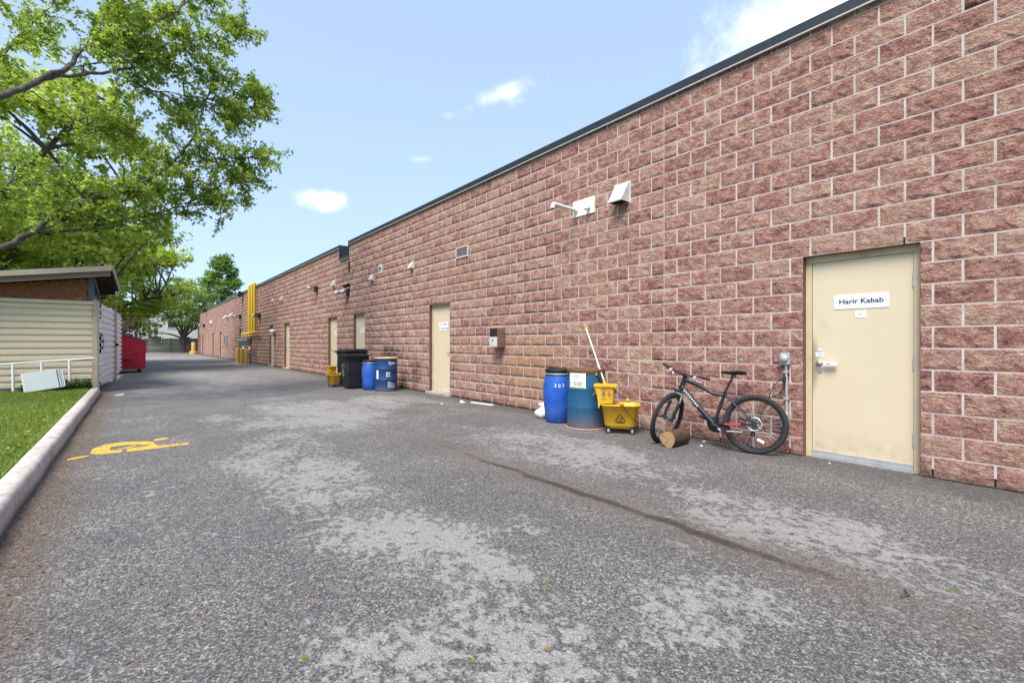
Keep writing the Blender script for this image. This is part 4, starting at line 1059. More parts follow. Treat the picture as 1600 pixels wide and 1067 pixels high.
# ------------------------------------------------------------------ drums
def cyl_map(r, a0):
    """flat (x right, z up) seen from outside -> point on a vertical cylinder of radius r; a0 = azimuth facing the viewer"""
    return lambda x, z: (r * math.cos(a0 + x / r), r * math.sin(a0 + x / r), z)
def face_az(x, y): return math.atan2(-y, -x)
def patch(m_, r, a0, x0, x1, z0, z1, mi, n=10):
    fn = cyl_map(r, a0); vs = []
    for i in range(n + 1):
        x = x0 + (x1 - x0) * i / n; vs += [fn(x, z0), fn(x, z1)]
    m_.add(vs, [(2 * i, 2 * i + 2, 2 * i + 3, 2 * i + 1) for i in range(n)], mi, True)
def plastic_drum(x, y, r, h, label, rz=0, mark=None):
    t = thing('plastic_drum', label, 'drum', (x, y, 0), group='blue plastic drums')
    m_ = MB(); k = r / .25
    m_.lathe([(0, .0), (.19 * k, 0), (.215 * k, .02), (.228 * k, h * .22), (.245 * k, h * .42), (.25 * k, h * .56), (.243 * k, h * .72), (.225 * k, h * .84), (.205 * k, h * .90), (.205 * k, h * .915)], (0, 0, 0), 36); m_.build('body', M['drum'], t)
    m_ = MB(); m_.lathe([(.205 * k, h * .885), (.218 * k, h * .89), (.218 * k, h * .925), (.208 * k, h * .93), (.212 * k, h * .945), (.218 * k, h * .95), (.218 * k, h * .985), (.205 * k, h), (.19 * k, h), (.185 * k, h * .975), (0, h * .97)], (0, 0, 0), 36); lid = m_.build('lid', M['black'], t)
    m_ = MB(); m_.torus((0, 0, h * .905), (0, 0, 1), .222 * k, .009, 36, 6); m_.build('locking_ring', M['galv'], lid)
    if mark:
        a0 = face_az(x, y) + .12; m_ = MB(); fn = cyl_map(.249 * k, a0)
        for i, (ch, dx, dz) in enumerate(((mark[0], -.062, .0), (mark[1], .0, -.004), (mark[2], .058, .003))):
            m_.text(ch, .075, lambda px, pz: fn(px + dx - .02, pz + h * .70 + dz), 0, bold=.015)
        m_.build('chalk_number', M['chalk'], t)
        m_ = MB(); patch(m_, .226 * k, a0, .125, .15, h * .70, h * .80, 0, 3); m_.build('tag', M['mopyellow'], t)
    return t
plastic_drum(5.24, 5.22, .25, .845, 'bright blue plastic drum with chalked 203 and black lid', mark='203')
pd2 = plastic_drum(4.90, 11.98, .24, .80, 'bright blue plastic drum between the black bins and the navy drum')
m_ = MB(); m_.rbox((4.93, 11.93, .855), (.16, .16, .11), .02); b_ = m_.build('cardboard_scrap', simple('brown_scrap', (.22, .13, .10), .9, var=.3, vscale=14)); tag(b_, 'crumpled brown carton resting on the blue plastic drum lid', 'carton')
# old open steel drum with a sticker
x, y = 5.22, 4.63
t = thing('steel_drum', 'old open blue steel drum with white recycling sticker', 'drum', (x, y, 0))
m_ = MB(); m_.lathe([(0, .03), (.272, .03), (.272, 0), (.285, .0), (.285, .025), (.280, .035), (.2795, .30), (.283, .315), (.2795, .33), (.279, .58), (.2825, .595), (.279, .61), (.277, .845), (.277, .855)], (0, 0, 0), 48); m_.build('body', M['drum_old'], t)
m_ = MB(); m_.lathe([(.276, .80), (.282, .803), (.284, .84), (.288, .85), (.288, .868), (.280, .874), (.270, .868), (.268, .80), (.262, .10), (0, .08)], (0, 0, 0), 48); m_.build('rim', M['rustrim'], t)
m_ = MB(); m_.torus((0, 0, .008), (0, 0, 1), .286, .010, 48, 6, flat=.8); m_.build('base_ring', M['oilcream'], t)
a0 = face_az(x, y) - .48; m_ = MB(); r = .2845
patch(m_, r, a0, -.135, .135, .595, .815, 0, 14); fn = cyl_map(r + .0015, a0)
patch(m_, r + .0012, a0, -.128, .128, .598, .612, 1, 10)
m_.add([fn(-.055 + .11 * i / 8, .760 + .030 * math.sin(PI * i / 8)) for i in range(9)] + [fn(-.06 + .15 * i / 8, .752 + .022 * math.sin(PI * i / 8)) for i in range(9)], [(i, i + 1, 10 + i, 9 + i) for i in range(8)], 1)
m_.text('AIMSKI', .036, lambda px, pz: fn(px, pz + .728), 2, bold=.004)
m_.text('762-6767', .042, lambda px, pz: fn(px + .018, pz + .675), 3, bold=.018)
m_.text('967-60001', .034, lambda px, pz: fn(px + .020, pz + .643), 3, bold=.018)
for i in range(9): patch(m_, r + .0012, a0, -.06 + .022 * i, -.044 + .022 * i, .700, .705, 2, 1)
for i in range(8): patch(m_, r + .0012, a0, -.07 + .024 * i, -.052 + .024 * i, .620, .624, 2, 1)
patch(m_, r + .0012, a0, -.125, -.095, .64, .69, 4, 2)
m_.build('sticker', [M['paper'], simple('sticker_green', (.17, .34, .08), .6), simple('grey_print', (.30, .31, .32), .6), M['ink'], simple('pale_blue_print', (.35, .45, .62), .6)], t)
a1 = face_az(x, y) + .62; fn = cyl_map(.288, a1); m_ = MB(); m_.sphere(fn(-.02, .80), .016, 8, 6, 1); m_.tube([fn(-.01, .79), fn(.04, .72), fn(.07, .60), fn(.10, .55)], .012, 6, 0); m_.build('closing_lever', [M['blackmetal'], M['galv']], t)
# navy ribbed steel drum farther along
x, y = 5.12, 11.50
t = thing('steel_drum', 'navy ribbed steel drum with white printed lettering and cream lid', 'drum', (x, y, 0))
m_ = MB(); pr = [(0, .02), (.275, .02), (.275, 0), (.290, 0), (.290, .02), (.285, .035)]
for zc in (.30, .575): pr += [(.285, zc - .03), (.291, zc - .016), (.296, zc), (.291, zc + .016), (.285, zc + .03)]
pr += [(.285, .83), (.290, .845)]
m_.lathe(pr, (0, 0, 0), 48); m_.build('body', M['drum_navy'], t)
m_ = MB(); m_.lathe([(.286, .84), (.302, .845), (.307, .86), (.302, .876), (.290, .878), (.278, .862), (0, .85)], (0, 0, 0), 48); m_.build('lid', M['oilcream'], t)
a0 = face_az(x, y); fn = cyl_map(.2875, a0); m_ = MB()
m_.text('kyati', .095, lambda px, pz: fn(px + .17, pz + .735), 0, bold=.02)
m_.tube([fn(.065, .79), fn(.058, .76), fn(.060, .70), fn(.075, .675), fn(.11, .67)], .0025, 4, 0)
patch(m_, .2875, a0, -.285, -.215, .325, .545, 0, 4)
for z in (.475, .405):
    patch(m_, .2872, a0, .00, .022, z - .028, z + .028, 0, 2)
    for j, w in enumerate((.06, .085, .07)): patch(m_, .2872, a0, .03, .03 + w, z + .012 - j * .016, z + .020 - j * .016, 0, 3)
for j, w in enumerate((.08, .17, .20, .20, .19)): patch(m_, .2872, a0, .045, .045 + w, .235 - j * .034, .245 - j * .034, 0, 6)
for j in (1, 3): patch(m_, .2873, a0, .04, .065, .228 - j * .034, .252 - j * .034, 0, 2)
m_.build('lettering', [M['chalk']], t)['kind'] = 'stuff'

# sack behind the first drum
m_ = MB(); v0 = len(m_.v); m_.sphere((5.30, 5.63, .085), .17, 18, 10, 0, (.9, .8, .55))
m_.v = [tuple(Vector(p) + Vector((mnoise.noise(Vector(p) * 9) * .03, mnoise.noise(Vector(p) * 9 + Vector((5, 0, 0))) * .03, mnoise.noise(Vector(p) * 8 + Vector((0, 7, 0))) * .03))) for p in m_.v]
m_.v = [(x, y, max(z, .002)) for x, y, z in m_.v]
m_.add([(5.30, 5.63, .17), (5.35, 5.69, .25), (5.25, 5.73, .23), (5.32, 5.75, .16)], [(0, 1, 2), (0, 2, 3), (1, 3, 2), (0, 3, 1)])
tag(m_.build('sack', M['sack']), 'small grubby white sack on the ground behind the blue plastic drum', 'sack')

# ------------------------------------------------------------------ wheelie bins
def wheelie(x, y, rz, h, label, emblem, lid_tilt=0.0):
    t = thing('wheelie_bin', label, 'bin', (x, y, 0), (0, 0, rz), 'black wheelie bins')
    # local: x width, y depth, front faces -x
    m_ = MB(); w0, w1, d0, d1 = .50, .64, .50, .64
    ring = []
    for z, w, d in ((.03, w0 + .02, d0 + .02), (.06, w0 + .06, d0 + .06), (h * .55, w0 + .14, d0 + .13), (h - .10, w1 - .02, d1 - .03), (h - .098, w1 + .03, d1 + .03), (h - .03, w1 + .04, d1 + .04)):
        r = .06; rr = []
        for k, (cx, cy) in enumerate(((w / 2 - r, d / 2 - r), (-w / 2 + r, d / 2 - r), (-w / 2 + r, -d / 2 + r), (w / 2 - r, -d / 2 + r))):
            for i in range(4): a = PI / 2 * (k + i / 3); rr.append((cx + r * math.cos(a), cy + r * math.sin(a), z))
        ring.append(rr)
    n = len(ring[0]); vs = [p for rr in ring for p in rr]
    fs = [(l * n + i, l * n + (i + 1) % n, (l + 1) * n + (i + 1) % n, (l + 1) * n + i) for l in range(len(ring) - 1) for i in range(n)] + [tuple(reversed(range(n))), tuple(range((len(ring) - 1) * n, len(ring) * n))]
    m_.add(vs, fs, 0, False); m_.build('body', M['black'], t)
    m_ = MB(); m_.rbox((-.01, 0, h), (w1 + .13, d1 + .10, .045), .05, 0, (0, R(lid_tilt), 0)); m_.rbox((-.01, 0, h + .028), (w1 - .02, d1 - .06, .03), .05, 0, (0, R(lid_tilt), 0)); m_.build('lid', M['black'], t)
    m_ = MB(); m_.tube([(w1 / 2 + .05, -.24, h - .06), (w1 / 2 + .09, -.22, h - .03), (w1 / 2 + .09, .22, h - .03), (w1 / 2 + .05, .24, h - .06)], .016, 8); m_.build('handle', M['black'], t)
    for sy in (-1, 1):
        m_ = MB(); m_.cyl((.19, sy * .245, .10), (.19, sy * .295, .10), .10, n=20); m_.build('wheel', M['tyre'], t)
    if emblem:
        m_ = MB()
        def fp(u, v):
            m0, m1 = (w0 + .14) / 2, (w1 - .02) / 2
            x = m0 + (m1 - m0) * (v - .55 * h) / (.45 * h - .10) if v > .55 * h else (w0 + .06) / 2 + .04 * (v - .06) / (.55 * h - .06)
            return (-x - .004, -u, v)
        zc = h * .66
        for k in range(3):
            for i in range(4):
                a, b = 2 * PI * (k / 3 + i * .062), 2 * PI * (k / 3 + i * .062 + .05)
                ra, rb = .075, .105
                m_.add([fp(ra * math.cos(a), zc + ra * math.sin(a)), fp(rb * math.cos(a), zc + rb * math.sin(a)), fp(rb * math.cos(b), zc + rb * math.sin(b)), fp(ra * math.cos(b), zc + ra * math.sin(b))], [(0, 1, 2, 3)])
        for j, w in enumerate((.17, .13, .15, .09)): m_.add([fp(-w / 2, zc - .15 - j * .035), fp(w / 2, zc - .15 - j * .035), fp(w / 2, zc - .133 - j * .035), fp(-w / 2, zc - .133 - j * .035)], [(0, 1, 2, 3)])
        m_.build('emblem', simple('bin_print', (.34, .35, .37), .7), t)
wheelie(4.74, 12.72, R(-4), .90, 'front black wheelie bin with pale printed emblem beside the drums', True)
wheelie(4.95, 13.55, R(3), 1.02, 'rear black wheelie bin standing behind the one with the emblem', False, -3)

# ------------------------------------------------------------------ mop buckets and mop
def mop_bucket(x, y, rz, label, printed=True):
    t = thing('mop_bucket', label, 'mop bucket', (x, y, 0), (0, 0, rz), 'yellow mop buckets on casters')
    def loop(z, l, w, r):
        out = []
        for k, (cx, cy) in enumerate(((l / 2 - r, w / 2 - r), (-l / 2 + r, w / 2 - r), (-l / 2 + r, -w / 2 + r), (l / 2 - r, -w / 2 + r))):
            for i in range(5): a = PI / 2 * (k + i / 4); out.append((cx + r * math.cos(a), cy + r * math.sin(a), z))
        return out
    m_ = MB(); rings = [loop(.10, .40, .25, .06), loop(.115, .43, .27, .07), (loop(.38, .50, .34, .09)), loop(.385, .535, .375, .10), loop(.405, .54, .38, .10), loop(.408, .52, .36, .09), loop(.395, .495, .335, .085), loop(.16, .42, .26, .07)]
    n = len(rings[0]); vs = [p for r in rings for p in r]
    fs = [(l * n + i, l * n + (i + 1) % n, (l + 1) * n + (i + 1) % n, (l + 1) * n + i) for l in range(len(rings) - 1) for i in range(n)] + [tuple(reversed(range(n))), tuple(range((len(rings) - 1) * n, len(rings) * n))]
    m_.add(vs, fs, 0, True); m_.box((.0, 0, .095), (.36, .22, .03)); m_.sphere((.02, -.19, .425), .028, 10, 6); m_.sphere((.10, .185, .43), .03, 10, 6); m_.build('bucket', M['mopyellow'], t)
    m_ = MB()
    # wringer: ribbed hopper clamped on the left end
    for i in range(7):
        z = .43 + i * .032; m_.rbox((-.195 - .004 * i, .0, z), (.20 + .012 * i, .25, .022 if i % 2 else .034), .03)
    m_.prism([(-.295, .34), (-.315, .62), (-.335, .66), (-.29, .68), (-.27, .40)], (0, -.13, 0), (1, 0, 0), (0, 0, 1), (0, 1, 0), .26); m_.rbox((-.20, 0, .655), (.33, .29, .03), .04)
    m_.build('wringer', M['mopyellow'], t)
    m_ = MB(); m_.tube([(.015, -.20, .42), (.10, -.20, .30), (.20, -.19, .20), (.245, -.15, .16)], .005, 6); m_.build('bail', M['blackmetal'], t)
    for sx in (-.16, .16):
        for sy in (-.10, .10):
            m_ = MB(); m_.cyl((sx, sy - .014, .037), (sx, sy + .014, .037), .037, n=18); m_.cyl((sx, sy - .016, .037), (sx, sy + .016, .037), .018, n=12, mi=1); m_.b2((sx - .022, sy - .022, .07), (sx + .022, sy + .022, .10)); m_.b2((sx - .012, sy - .021, .03), (sx + .012, sy - .0165, .08), 1)
            m_.build('caster', [M['black'], M['galv']], t)
    if printed:
        m_ = MB()
        def fp(u, v): return (u, -(.135 + (.17 - .135) * (v - .115) / .265) - .003, v)
        m_.text('CAUTION', .038, lambda a, b: fp(a, b + .325), 0, bold=.016, sx=1.25)
        T = [(-.085, .155), (.085, .155), (.0, .30)]
        c = (0, .2033)
        for i in range(3):
            a, b = T[i], T[(i + 1) % 3]; k = .72
            ai, bi = [(c[0] + (q[0] - c[0]) * k, c[1] + (q[1] - c[1]) * k) for q in (a, b)]
            # cut corners, as on the moulded warning triangle
            L1 = lambda p, q, s: (p[0] + (q[0] - p[0]) * s, p[1] + (q[1] - p[1]) * s)
            m_.add([fp(*L1(a, b, .12)), fp(*L1(a, b, .88)), fp(*L1(ai, bi, .92)), fp(*L1(ai, bi, .08))], [(0, 1, 2, 3)], 1)
        m_.add([fp(-.035, .165), fp(.04, .165), fp(.05, .175), fp(-.045, .175)], [(0, 1, 2, 3)], 1)
        for q in (((.0, .178), (.014, .186), (.020, .228), (.008, .226)), ((.004, .226), (.022, .246), (.030, .240), (.018, .222)), ((-.022, .196), (.004, .214), (.008, .206), (-.018, .190))):
            m_.add([fp(*p) for p in q], [(0, 1, 2, 3)], 1)
        m_.build('warning_print', [M['redink'], M['ink']], t)
    return t
mop_bucket(5.25, 4.02, R(-53), 'yellow CAUTION mop bucket with wringer beside the old blue drum')
mop_bucket(4.40, 13.45, R(-88), 'far yellow mop bucket standing left of the black wheelie bins').scale = (.88, .88, .88)
A_, B_ = Vector((5.13, 4.17, .62)), Vector((5.63, 5.02, 1.555))
t = thing('mop', 'string mop with long pale handle leaning from bucket to wall', 'mop', A_); t.location = A_; dd = (B_ - A_)
m_ = MB(); m_.tube([(0, 0, 0), tuple(dd * .93)], .0115, 10); m_.build('handle', M['handle'], t)
m_ = MB(); m_.tube([tuple(dd * .925), tuple(dd * 1.0)], [.0155, .014], 10); m_.build('grip', M['mopyellow'], t)
m_ = MB(); m_.tube([tuple(dd * .13), tuple(dd * .03), tuple(dd * -.03)], [.013, .022, .03], 8); ex = dd.cross(Vector((0, 0, 1))).normalized(); m_.tube([tuple(ex * -.06 - dd * .03), tuple(ex * .06 - dd * .03)], .018, 8); m_.torus(tuple(dd * .0 + ex * -.05 + Vector((0, 0, .02))), tuple(dd), .03, .009, 14, 6); m_.build('clamp', M['mopyellow'], t)
m_ = MB(); q = random.Random(3)
for i in range(70):
    a = q.uniform(-.07, .07); p = ex * a - dd * .03; s_ = Vector((q.uniform(-.12, .10), q.uniform(-.10, .12), 0))
    m_.tube([tuple(p), tuple(p + s_ * .5 + Vector((0, 0, q.uniform(.0, .03)))), tuple(p + s_ + Vector((0, 0, q.uniform(-.08, -.03))))], .007, 5)
m_.build('mop_head', M['mop'], t)
# ------------------------------------------------------------------ log
lg0, lgd = gnd(1047, 697, 0), None
LA = Vector((4.93, 3.08, .10)); ang = R(2)
t = thing('log', 'short cut log lying beside the front bicycle wheel', 'log', LA, (0, 0, ang))
m_ = MB(); n = 28; vs = []; L = .37
q = random.Random(5)
rad = [.098 + .006 * math.sin(3 * 2 * PI * i / n + 1) + q.uniform(-.003, .003) for i in range(n)]
for k in range(5):
    for i in range(n): a = 2 * PI * i / n; r_ = rad[i] * (1 + .02 * math.sin(k * 2.1 + i)); vs.append((L * k / 4, r_ * math.cos(a), r_ * math.sin(a)))
m_.add(vs, [(k * n + i, k * n + (i + 1) % n, (k + 1) * n + (i + 1) % n, (k + 1) * n + i) for k in range(4) for i in range(n)], 0, True); lb = m_.build('bark', M['logbark'], t)
m_ = MB(); vs2 = [(-.001, v[1] * .985, v[2] * .985) for v in vs[:n]]; m_.add(vs2, [tuple(range(n))], 0); m_.build('cut_face', M['endgrain'], t); m_ = MB(); m_.add([(L + .001, v[1] * .985, v[2] * .985) for v in vs[:n]], [tuple(range(n))], 0); m_.build('cut_face', M['endgrain'], t)

# ------------------------------------------------------------------ bicycle. local: x forward, y left, z up, origin under the rear axle
rearc = Vector((5.40, 2.285, 0)); head = Vector((-.235, .972, 0)).normalized()
lean = R(9.5)
rz_ = math.atan2(head.y, head.x)
bike = thing('bicycle', 'black mountain bicycle with red chainstay leaning against the block wall', 'bicycle', rearc)
# lean to the wall: wall lies to the right of the heading
bike.rotation_euler = (Matrix.Rotation(rz_, 3, 'Z') @ Matrix.Rotation(lean, 3, 'X')).to_euler()
WR = .332
def wheel(parent, c, axis, rotor_side, label=None):
    c = Vector(c); ax = Vector(axis).normalized(); _, u, v = frame_of(ax)
    hub = MB(); hub.cyl(c - ax * .055, c + ax * .055, .016, n=12); hub.lathe([(.0, -.036), (.030, -.034), (.030, -.028), (.018, -.02), (.018, .02), (.030, .028), (.030, .034), (0, .036)], c, 16, 0, axis=ax)
    w = hub.build('wheel', M['bikedark'], parent)
    m_ = MB(); m_.torus(c, ax, WR - .025, .0265, 64, 10); 
    for i in range(56):      # knobs of the tread
        for sd_ in (-1, 1):
            a = 2 * PI * (i + .25 * sd_) / 56; p = c + (u * math.cos(a) + v * math.sin(a)) * (WR - .001) + ax * .011 * sd_
            rot = Matrix((u * -math.sin(a) + v * math.cos(a), ax, u * math.cos(a) + v * math.sin(a))).transposed(); m_.box(p, (.015, .012, .010), 0, rot)
    m_.build('tyre', M['tyre'], w)
    m_ = MB(); m_.lathe([(WR - .052, -.012), (WR - .062, -.010), (WR - .066, 0), (WR - .062, .010), (WR - .052, .012), (WR - .045, .010), (WR - .045, -.010), (WR - .052, -.012)], c, 64, 0, axis=ax); m_.build('rim', M['bikedark'], w)
    m_ = MB()
    for i in range(32):
        s_ = 1 if i % 2 else -1; a = 2 * PI * i / 32; b = a + (.55 if (i // 2) % 2 else -.55)
        m_.tube([c + (u * math.cos(b) + v * math.sin(b)) * .028 + ax * .030 * s_, c + (u * math.cos(a) + v * math.sin(a)) * (WR - .062)], .0011, 4, 0, False)
    m_.build('spokes', M['galv'], w)
    m_ = MB(); cc = c + ax * .042 * rotor_side; rr = .08
    m_.lathe([(rr - .013, -.0012), (rr, -.0012), (rr, .0012), (rr - .013, .0012), (rr - .013, -.0012)], cc, 36, 0, axis=ax)
    for i in range(6):
        a = 2 * PI * i / 6; m_.tube([cc + (u * math.cos(a) + v * math.sin(a)) * .02, cc + (u * math.cos(a + .5) + v * math.sin(a + .5)) * (rr - .008)], .0035, 4)
    m_.lathe([(.012, -.002), (.026, -.002), (.026, .002), (.012, .002)], cc, 16, 0, axis=ax); m_.build('brake_disc', M['steel'], w)
    a = 2 * PI * .37; p0 = c + (u * math.cos(a) + v * math.sin(a)) * .18
    return w
RA = Vector((0, 0, WR)); BB = Vector((.435, 0, .285)); ST = Vector((.335, 0, .66)); SD = Vector((.245, 0, .905))
HT = Vector((.80, 0, .83)); HB = Vector((.84, 0, .70))
wr = wheel(bike, RA, (0, 1, 0), 1)
m_ = MB(); a = R(250); p = RA + Vector((math.cos(a), 0, math.sin(a))) * .19; m_.box(p + Vector((0, .012, 0)), (.075, .008, .028), 0, (0, R(-25), 0)); m_.build('reflector', M['paper'], wr)
m_ = MB()
m_.tube([HT + Vector((.003, 0, -.025)), (.62, 0, .735), (.47, 0, .655), ST + Vector((.01, 0, -.025))], [.026, .023, .020, .018], 12)
m_.tube([HB + Vector((-.005, 0, .015)), (.66, 0, .515), BB], [.030, .031, .028], 12)
m_.tube([ST + Vector((-.006, 0, .02)), BB], [.020, .020], 12)
m_.tube([HT + Vector((-.004, 0, .015)), HB + Vector((.004, 0, -.015))], [.028, .029], 14)
for s_ in (-1, 1):
    m_.tube([ST + Vector((-.004, .012 * s_, -.01)), ST + Vector((-.06, .045 * s_, -.065)), RA + Vector((.02, .062 * s_, .025))], [.010, .010, .009], 8)
    m_.tube([BB + Vector((-.01, .03 * s_, 0)), BB + Vector((-.10, .05 * s_, .01)), RA + Vector((.015, .064 * s_, -.005))], [.012, .011, .010], 8)
    m_.box(RA + Vector((.0, .064 * s_, .0)), (.05, .008, .06))
m_.cyl(BB - Vector((0, .045, 0)), BB + Vector((0, .045, 0)), .023, n=14)
# left chainstay carries the red section
m_.tube([BB + Vector((-.125, .0525, .013)), BB + Vector((-.25, .0575, .022)), BB + Vector((-.30, .0595, .026))], [.0118, .0118, .0108], 10, 1)
# white lettering along the down tube
dt = (BB - Vector((.66, 0, .515))); d0 = HB + Vector((-.03, 0, -.02)); d1_ = Vector((.60, 0, .457)); du = (d1_ - d0).normalized(); dv = Vector((0, 1, 0)).cross(du).normalized()
for i in range(8):
    w_ = .022; s0 = .02 + i * .033; e0, e1 = (-.012, .014) if i % 3 else (-.015, .017)
    for k in range(2 if i % 2 else 3):
        o0 = d0 + du * (s0 + .009 * k) + Vector((0, .0308, 0))
        if k < 2: m_.add([o0 + dv * e0 + du * .004, o0 + dv * e0 + du * .009, o0 + dv * e1 + du * .005, o0 + dv * e1], [(0, 1, 2, 3)], 2)
        else: m_.add([o0 + dv * -.003 - du * .014, o0 + dv * -.003, o0 + dv * .003, o0 + dv * .003 - du * .014], [(0, 1, 2, 3)], 2)
fr = m_.build('frame', [M['bikeframe'], M['bikered'], M['chalk']], bike)
m_ = MB(); m_.tube([ST, SD + Vector((0, 0, -.03))], .0135, 10); m_.lathe([(.019, 0), (.021, .01), (.021, .025), (.018, .03)], ST, 12, 0, axis=(SD - ST)); m_.box(SD + Vector((.0, 0, -.03)), (.05, .035, .035)); m_.build('seat_post', M['bikedark'], bike)
# saddle: nose forward
m_ = MB(); secs = [(-.135, .070, .030, -.004), (-.11, .078, .036, .004), (-.05, .068, .036, .002), (.02, .038, .030, -.002), (.09, .022, .024, -.002), (.135, .016, .018, -.008)]; vs = []
for x, hw, th, dz in secs:
    for i in range(12):
        a = 2 * PI * i / 12; vs.append((SD.x + x, hw * math.cos(a), SD.z + dz + .015 + (th * .45 if math.sin(a) > 0 else th) * math.sin(a)))
nn = 12; m_.add(vs, [(k * nn + i, k * nn + (i + 1) % nn, (k + 1) * nn + (i + 1) % nn, (k + 1) * nn + i) for k in range(len(secs) - 1) for i in range(nn)] + [tuple(range(nn)), tuple(range((len(secs) - 1) * nn, len(secs) * nn))], 0, True)
m_.build('saddle', M['bikedark'], bike)
# steering assembly turned to the lane
ax_s = (HT - HB).normalized(); turn = Matrix.Rotation(R(80), 3, ax_s)
def sp(v): return HB + turn @ (Vector(v) - HB)
FA = HB + Vector((.0, 0, 0)) - ax_s * .40 + Vector((.062, 0, .0)); 
fa = sp(FA); axw = turn @ Vector((0, 1, 0))
m_ = MB()
m_.tube([HB - ax_s * .01, HB - ax_s * .05], [.022, .020], 10)
cr = HB - ax_s * .045
for s_ in (-1, 1):
    top_ = sp(cr + Vector((.03, .062 * s_, -.01))); m_.tube([sp(cr + Vector((.0, 0, 0))), sp(cr + Vector((.018, .035 * s_, .004))), top_], [.02, .019, .018], 8)
    mid = sp(cr + Vector((.035, .062 * s_, -.01)) - ax_s * .13); m_.tube([top_, mid], .0145, 10, 1)
    m_.tube([mid, sp(FA + Vector((-.012, .060 * s_, 0)))], [.021, .019], 10)
    m_.box(sp(FA + Vector((-.005, .060 * s_, 0))), (.03, .014, .05))
m_.tube([sp(cr + Vector((.05, .062, -.0)) - ax_s * .11), sp(cr + Vector((.085, .04, .03)) - ax_s * .10), sp(cr + Vector((.085, -.04, .03)) - ax_s * .10), sp(cr + Vector((.05, -.062, 0)) - ax_s * .11)], .012, 8)
m_.build('fork', [M['bikedark'], M['chrome']], bike)
wheel(bike, fa, axw, 1)
m_ = MB(); m_.cyl(HT, HT + ax_s * .045, .021, n=12); sc = sp(HT + ax_s * .035 + Vector((.075, 0, .012))); m_.tube([HT + ax_s * .03, sc], [.019, .021], 10); m_.build('stem', M['bikedark'], bike)
m_ = MB(); BW = .31
hp = lambda x, y, z: sp(HT + ax_s * .035 + Vector((.075 + x, y, .012 + z)))
m_.tube([hp(-.045, -BW, .035), hp(-.02, -.2, .03), hp(0, -.09, .008), hp(0, 0, 0), hp(0, .09, .008), hp(-.02, .2, .03), hp(-.045, BW, .035)], .0115, 10)
hb = m_.build('handlebar', M['bikedark'], bike)
for s_ in (-1, 1):
    m_ = MB(); m_.tube([hp(-.027, .20 * s_, .031), hp(-.05, (BW + .012) * s_, .0355)], [.0165, .017], 10); m_.build('grip', M['tyre'], hb)
    m_ = MB(); m_.box(hp(.012, .165 * s_, .022), (.035, .03, .03)); m_.tube([hp(.015, .15 * s_, .02), hp(.06, .18 * s_, .0), hp(.055, .25 * s_, -.005), hp(.04, .275 * s_, -.002)], .006, 6); m_.tube([hp(.01, .13 * s_, .0), hp(.03, .12 * s_, -.03)], .012, 6); m_.build('brake_lever', M['galv'], hb)
m_ = MB()
for s_, e in ((-1, 0), (1, .02), (-.5, .03)):
    m_.tube([hp(.03, .14 * s_, .015), hp(.10, .09 * s_, -.03), hp(.09, .03 * s_, -.13 - e), HB + Vector((.03, .02 * s_, .02)), HB + Vector((-.04, .026 * s_, -.05))], .0028, 5)
m_.tube([hp(.03, .14, .015), hp(.12, .10, -.06), sp(cr + Vector((.06, .08, -.05))), sp(FA + Vector((-.02, .085, .10)))], .0028, 5)
m_.build('cable', M['cord'], bike)
# drivetrain on the far (right, -y) side; left crank shows
m_ = MB(); m_.lathe([(.020, -.003), (.088, -.003), (.092, 0), (.088, .003), (.020, .003)], BB + Vector((0, -.05, 0)), 36, 0, axis=(0, 1, 0)); cra = R(205)
for s_, aa in ((1, cra), (-1, cra + PI)):
    e = BB + Vector((math.cos(aa) * .17, .07 * s_, math.sin(aa) * .17)); m_.tube([BB + Vector((0, .055 * s_, 0)), e], [.014, .011], 8)
ck = m_.build('crank', M['bikedark'], bike)
for s_, aa in ((1, R(30)), (-1, R(210))):
    pass
for s_, aa in ((1, cra), (-1, cra + PI)):
    e = BB + Vector((math.cos(aa) * .17, .115 * s_, math.sin(aa) * .17)); m_ = MB(); m_.box(e, (.095, .085, .022), 0, (0, R(-25), 0)); m_.build('pedal', M['bikedark'], ck)
m_ = MB(); m_.tube([BB + Vector((-.02, -.05, .088)), RA + Vector((0, -.05, .045))], .004, 5); m_.tube([BB + Vector((-.02, -.05, -.088)), RA + Vector((.03, -.05, -.13))], .004, 5); m_.build('chain', M['bikedark'], bike)
m_ = MB()
for k in range(6): m_.cyl(RA + Vector((0, -.030 - k * .004, 0)), RA + Vector((0, -.032 - k * .004, 0)), .048 - .005 * k, n=20)
m_.build('sprockets', M['blackmetal'], bike)
m_ = MB(); m_.box(RA + Vector((.02, -.06, -.07)), (.035, .02, .10), 0, (0, R(-15), 0)); m_.cyl(RA + Vector((.03, -.055, -.12)), RA + Vector((.03, -.045, -.12)), .025, n=12); m_.build('derailleur', M['bikedark'], bike)
m_ = MB(); m_.box(RA + Vector((.055, .05, .055)), (.05, .03, .04), 0, (0, R(30), 0)); m_.build('brake_caliper', M['bikedark'], bike)
m_ = MB(); m_.tube([BB + Vector((-.06, .06, -.045)), BB + Vector((-.10, .075, -.068)), BB + Vector((-.33, .09, -.055))], [.012, .009, .008], 8); m_.build('kickstand', M['chrome'], bike)

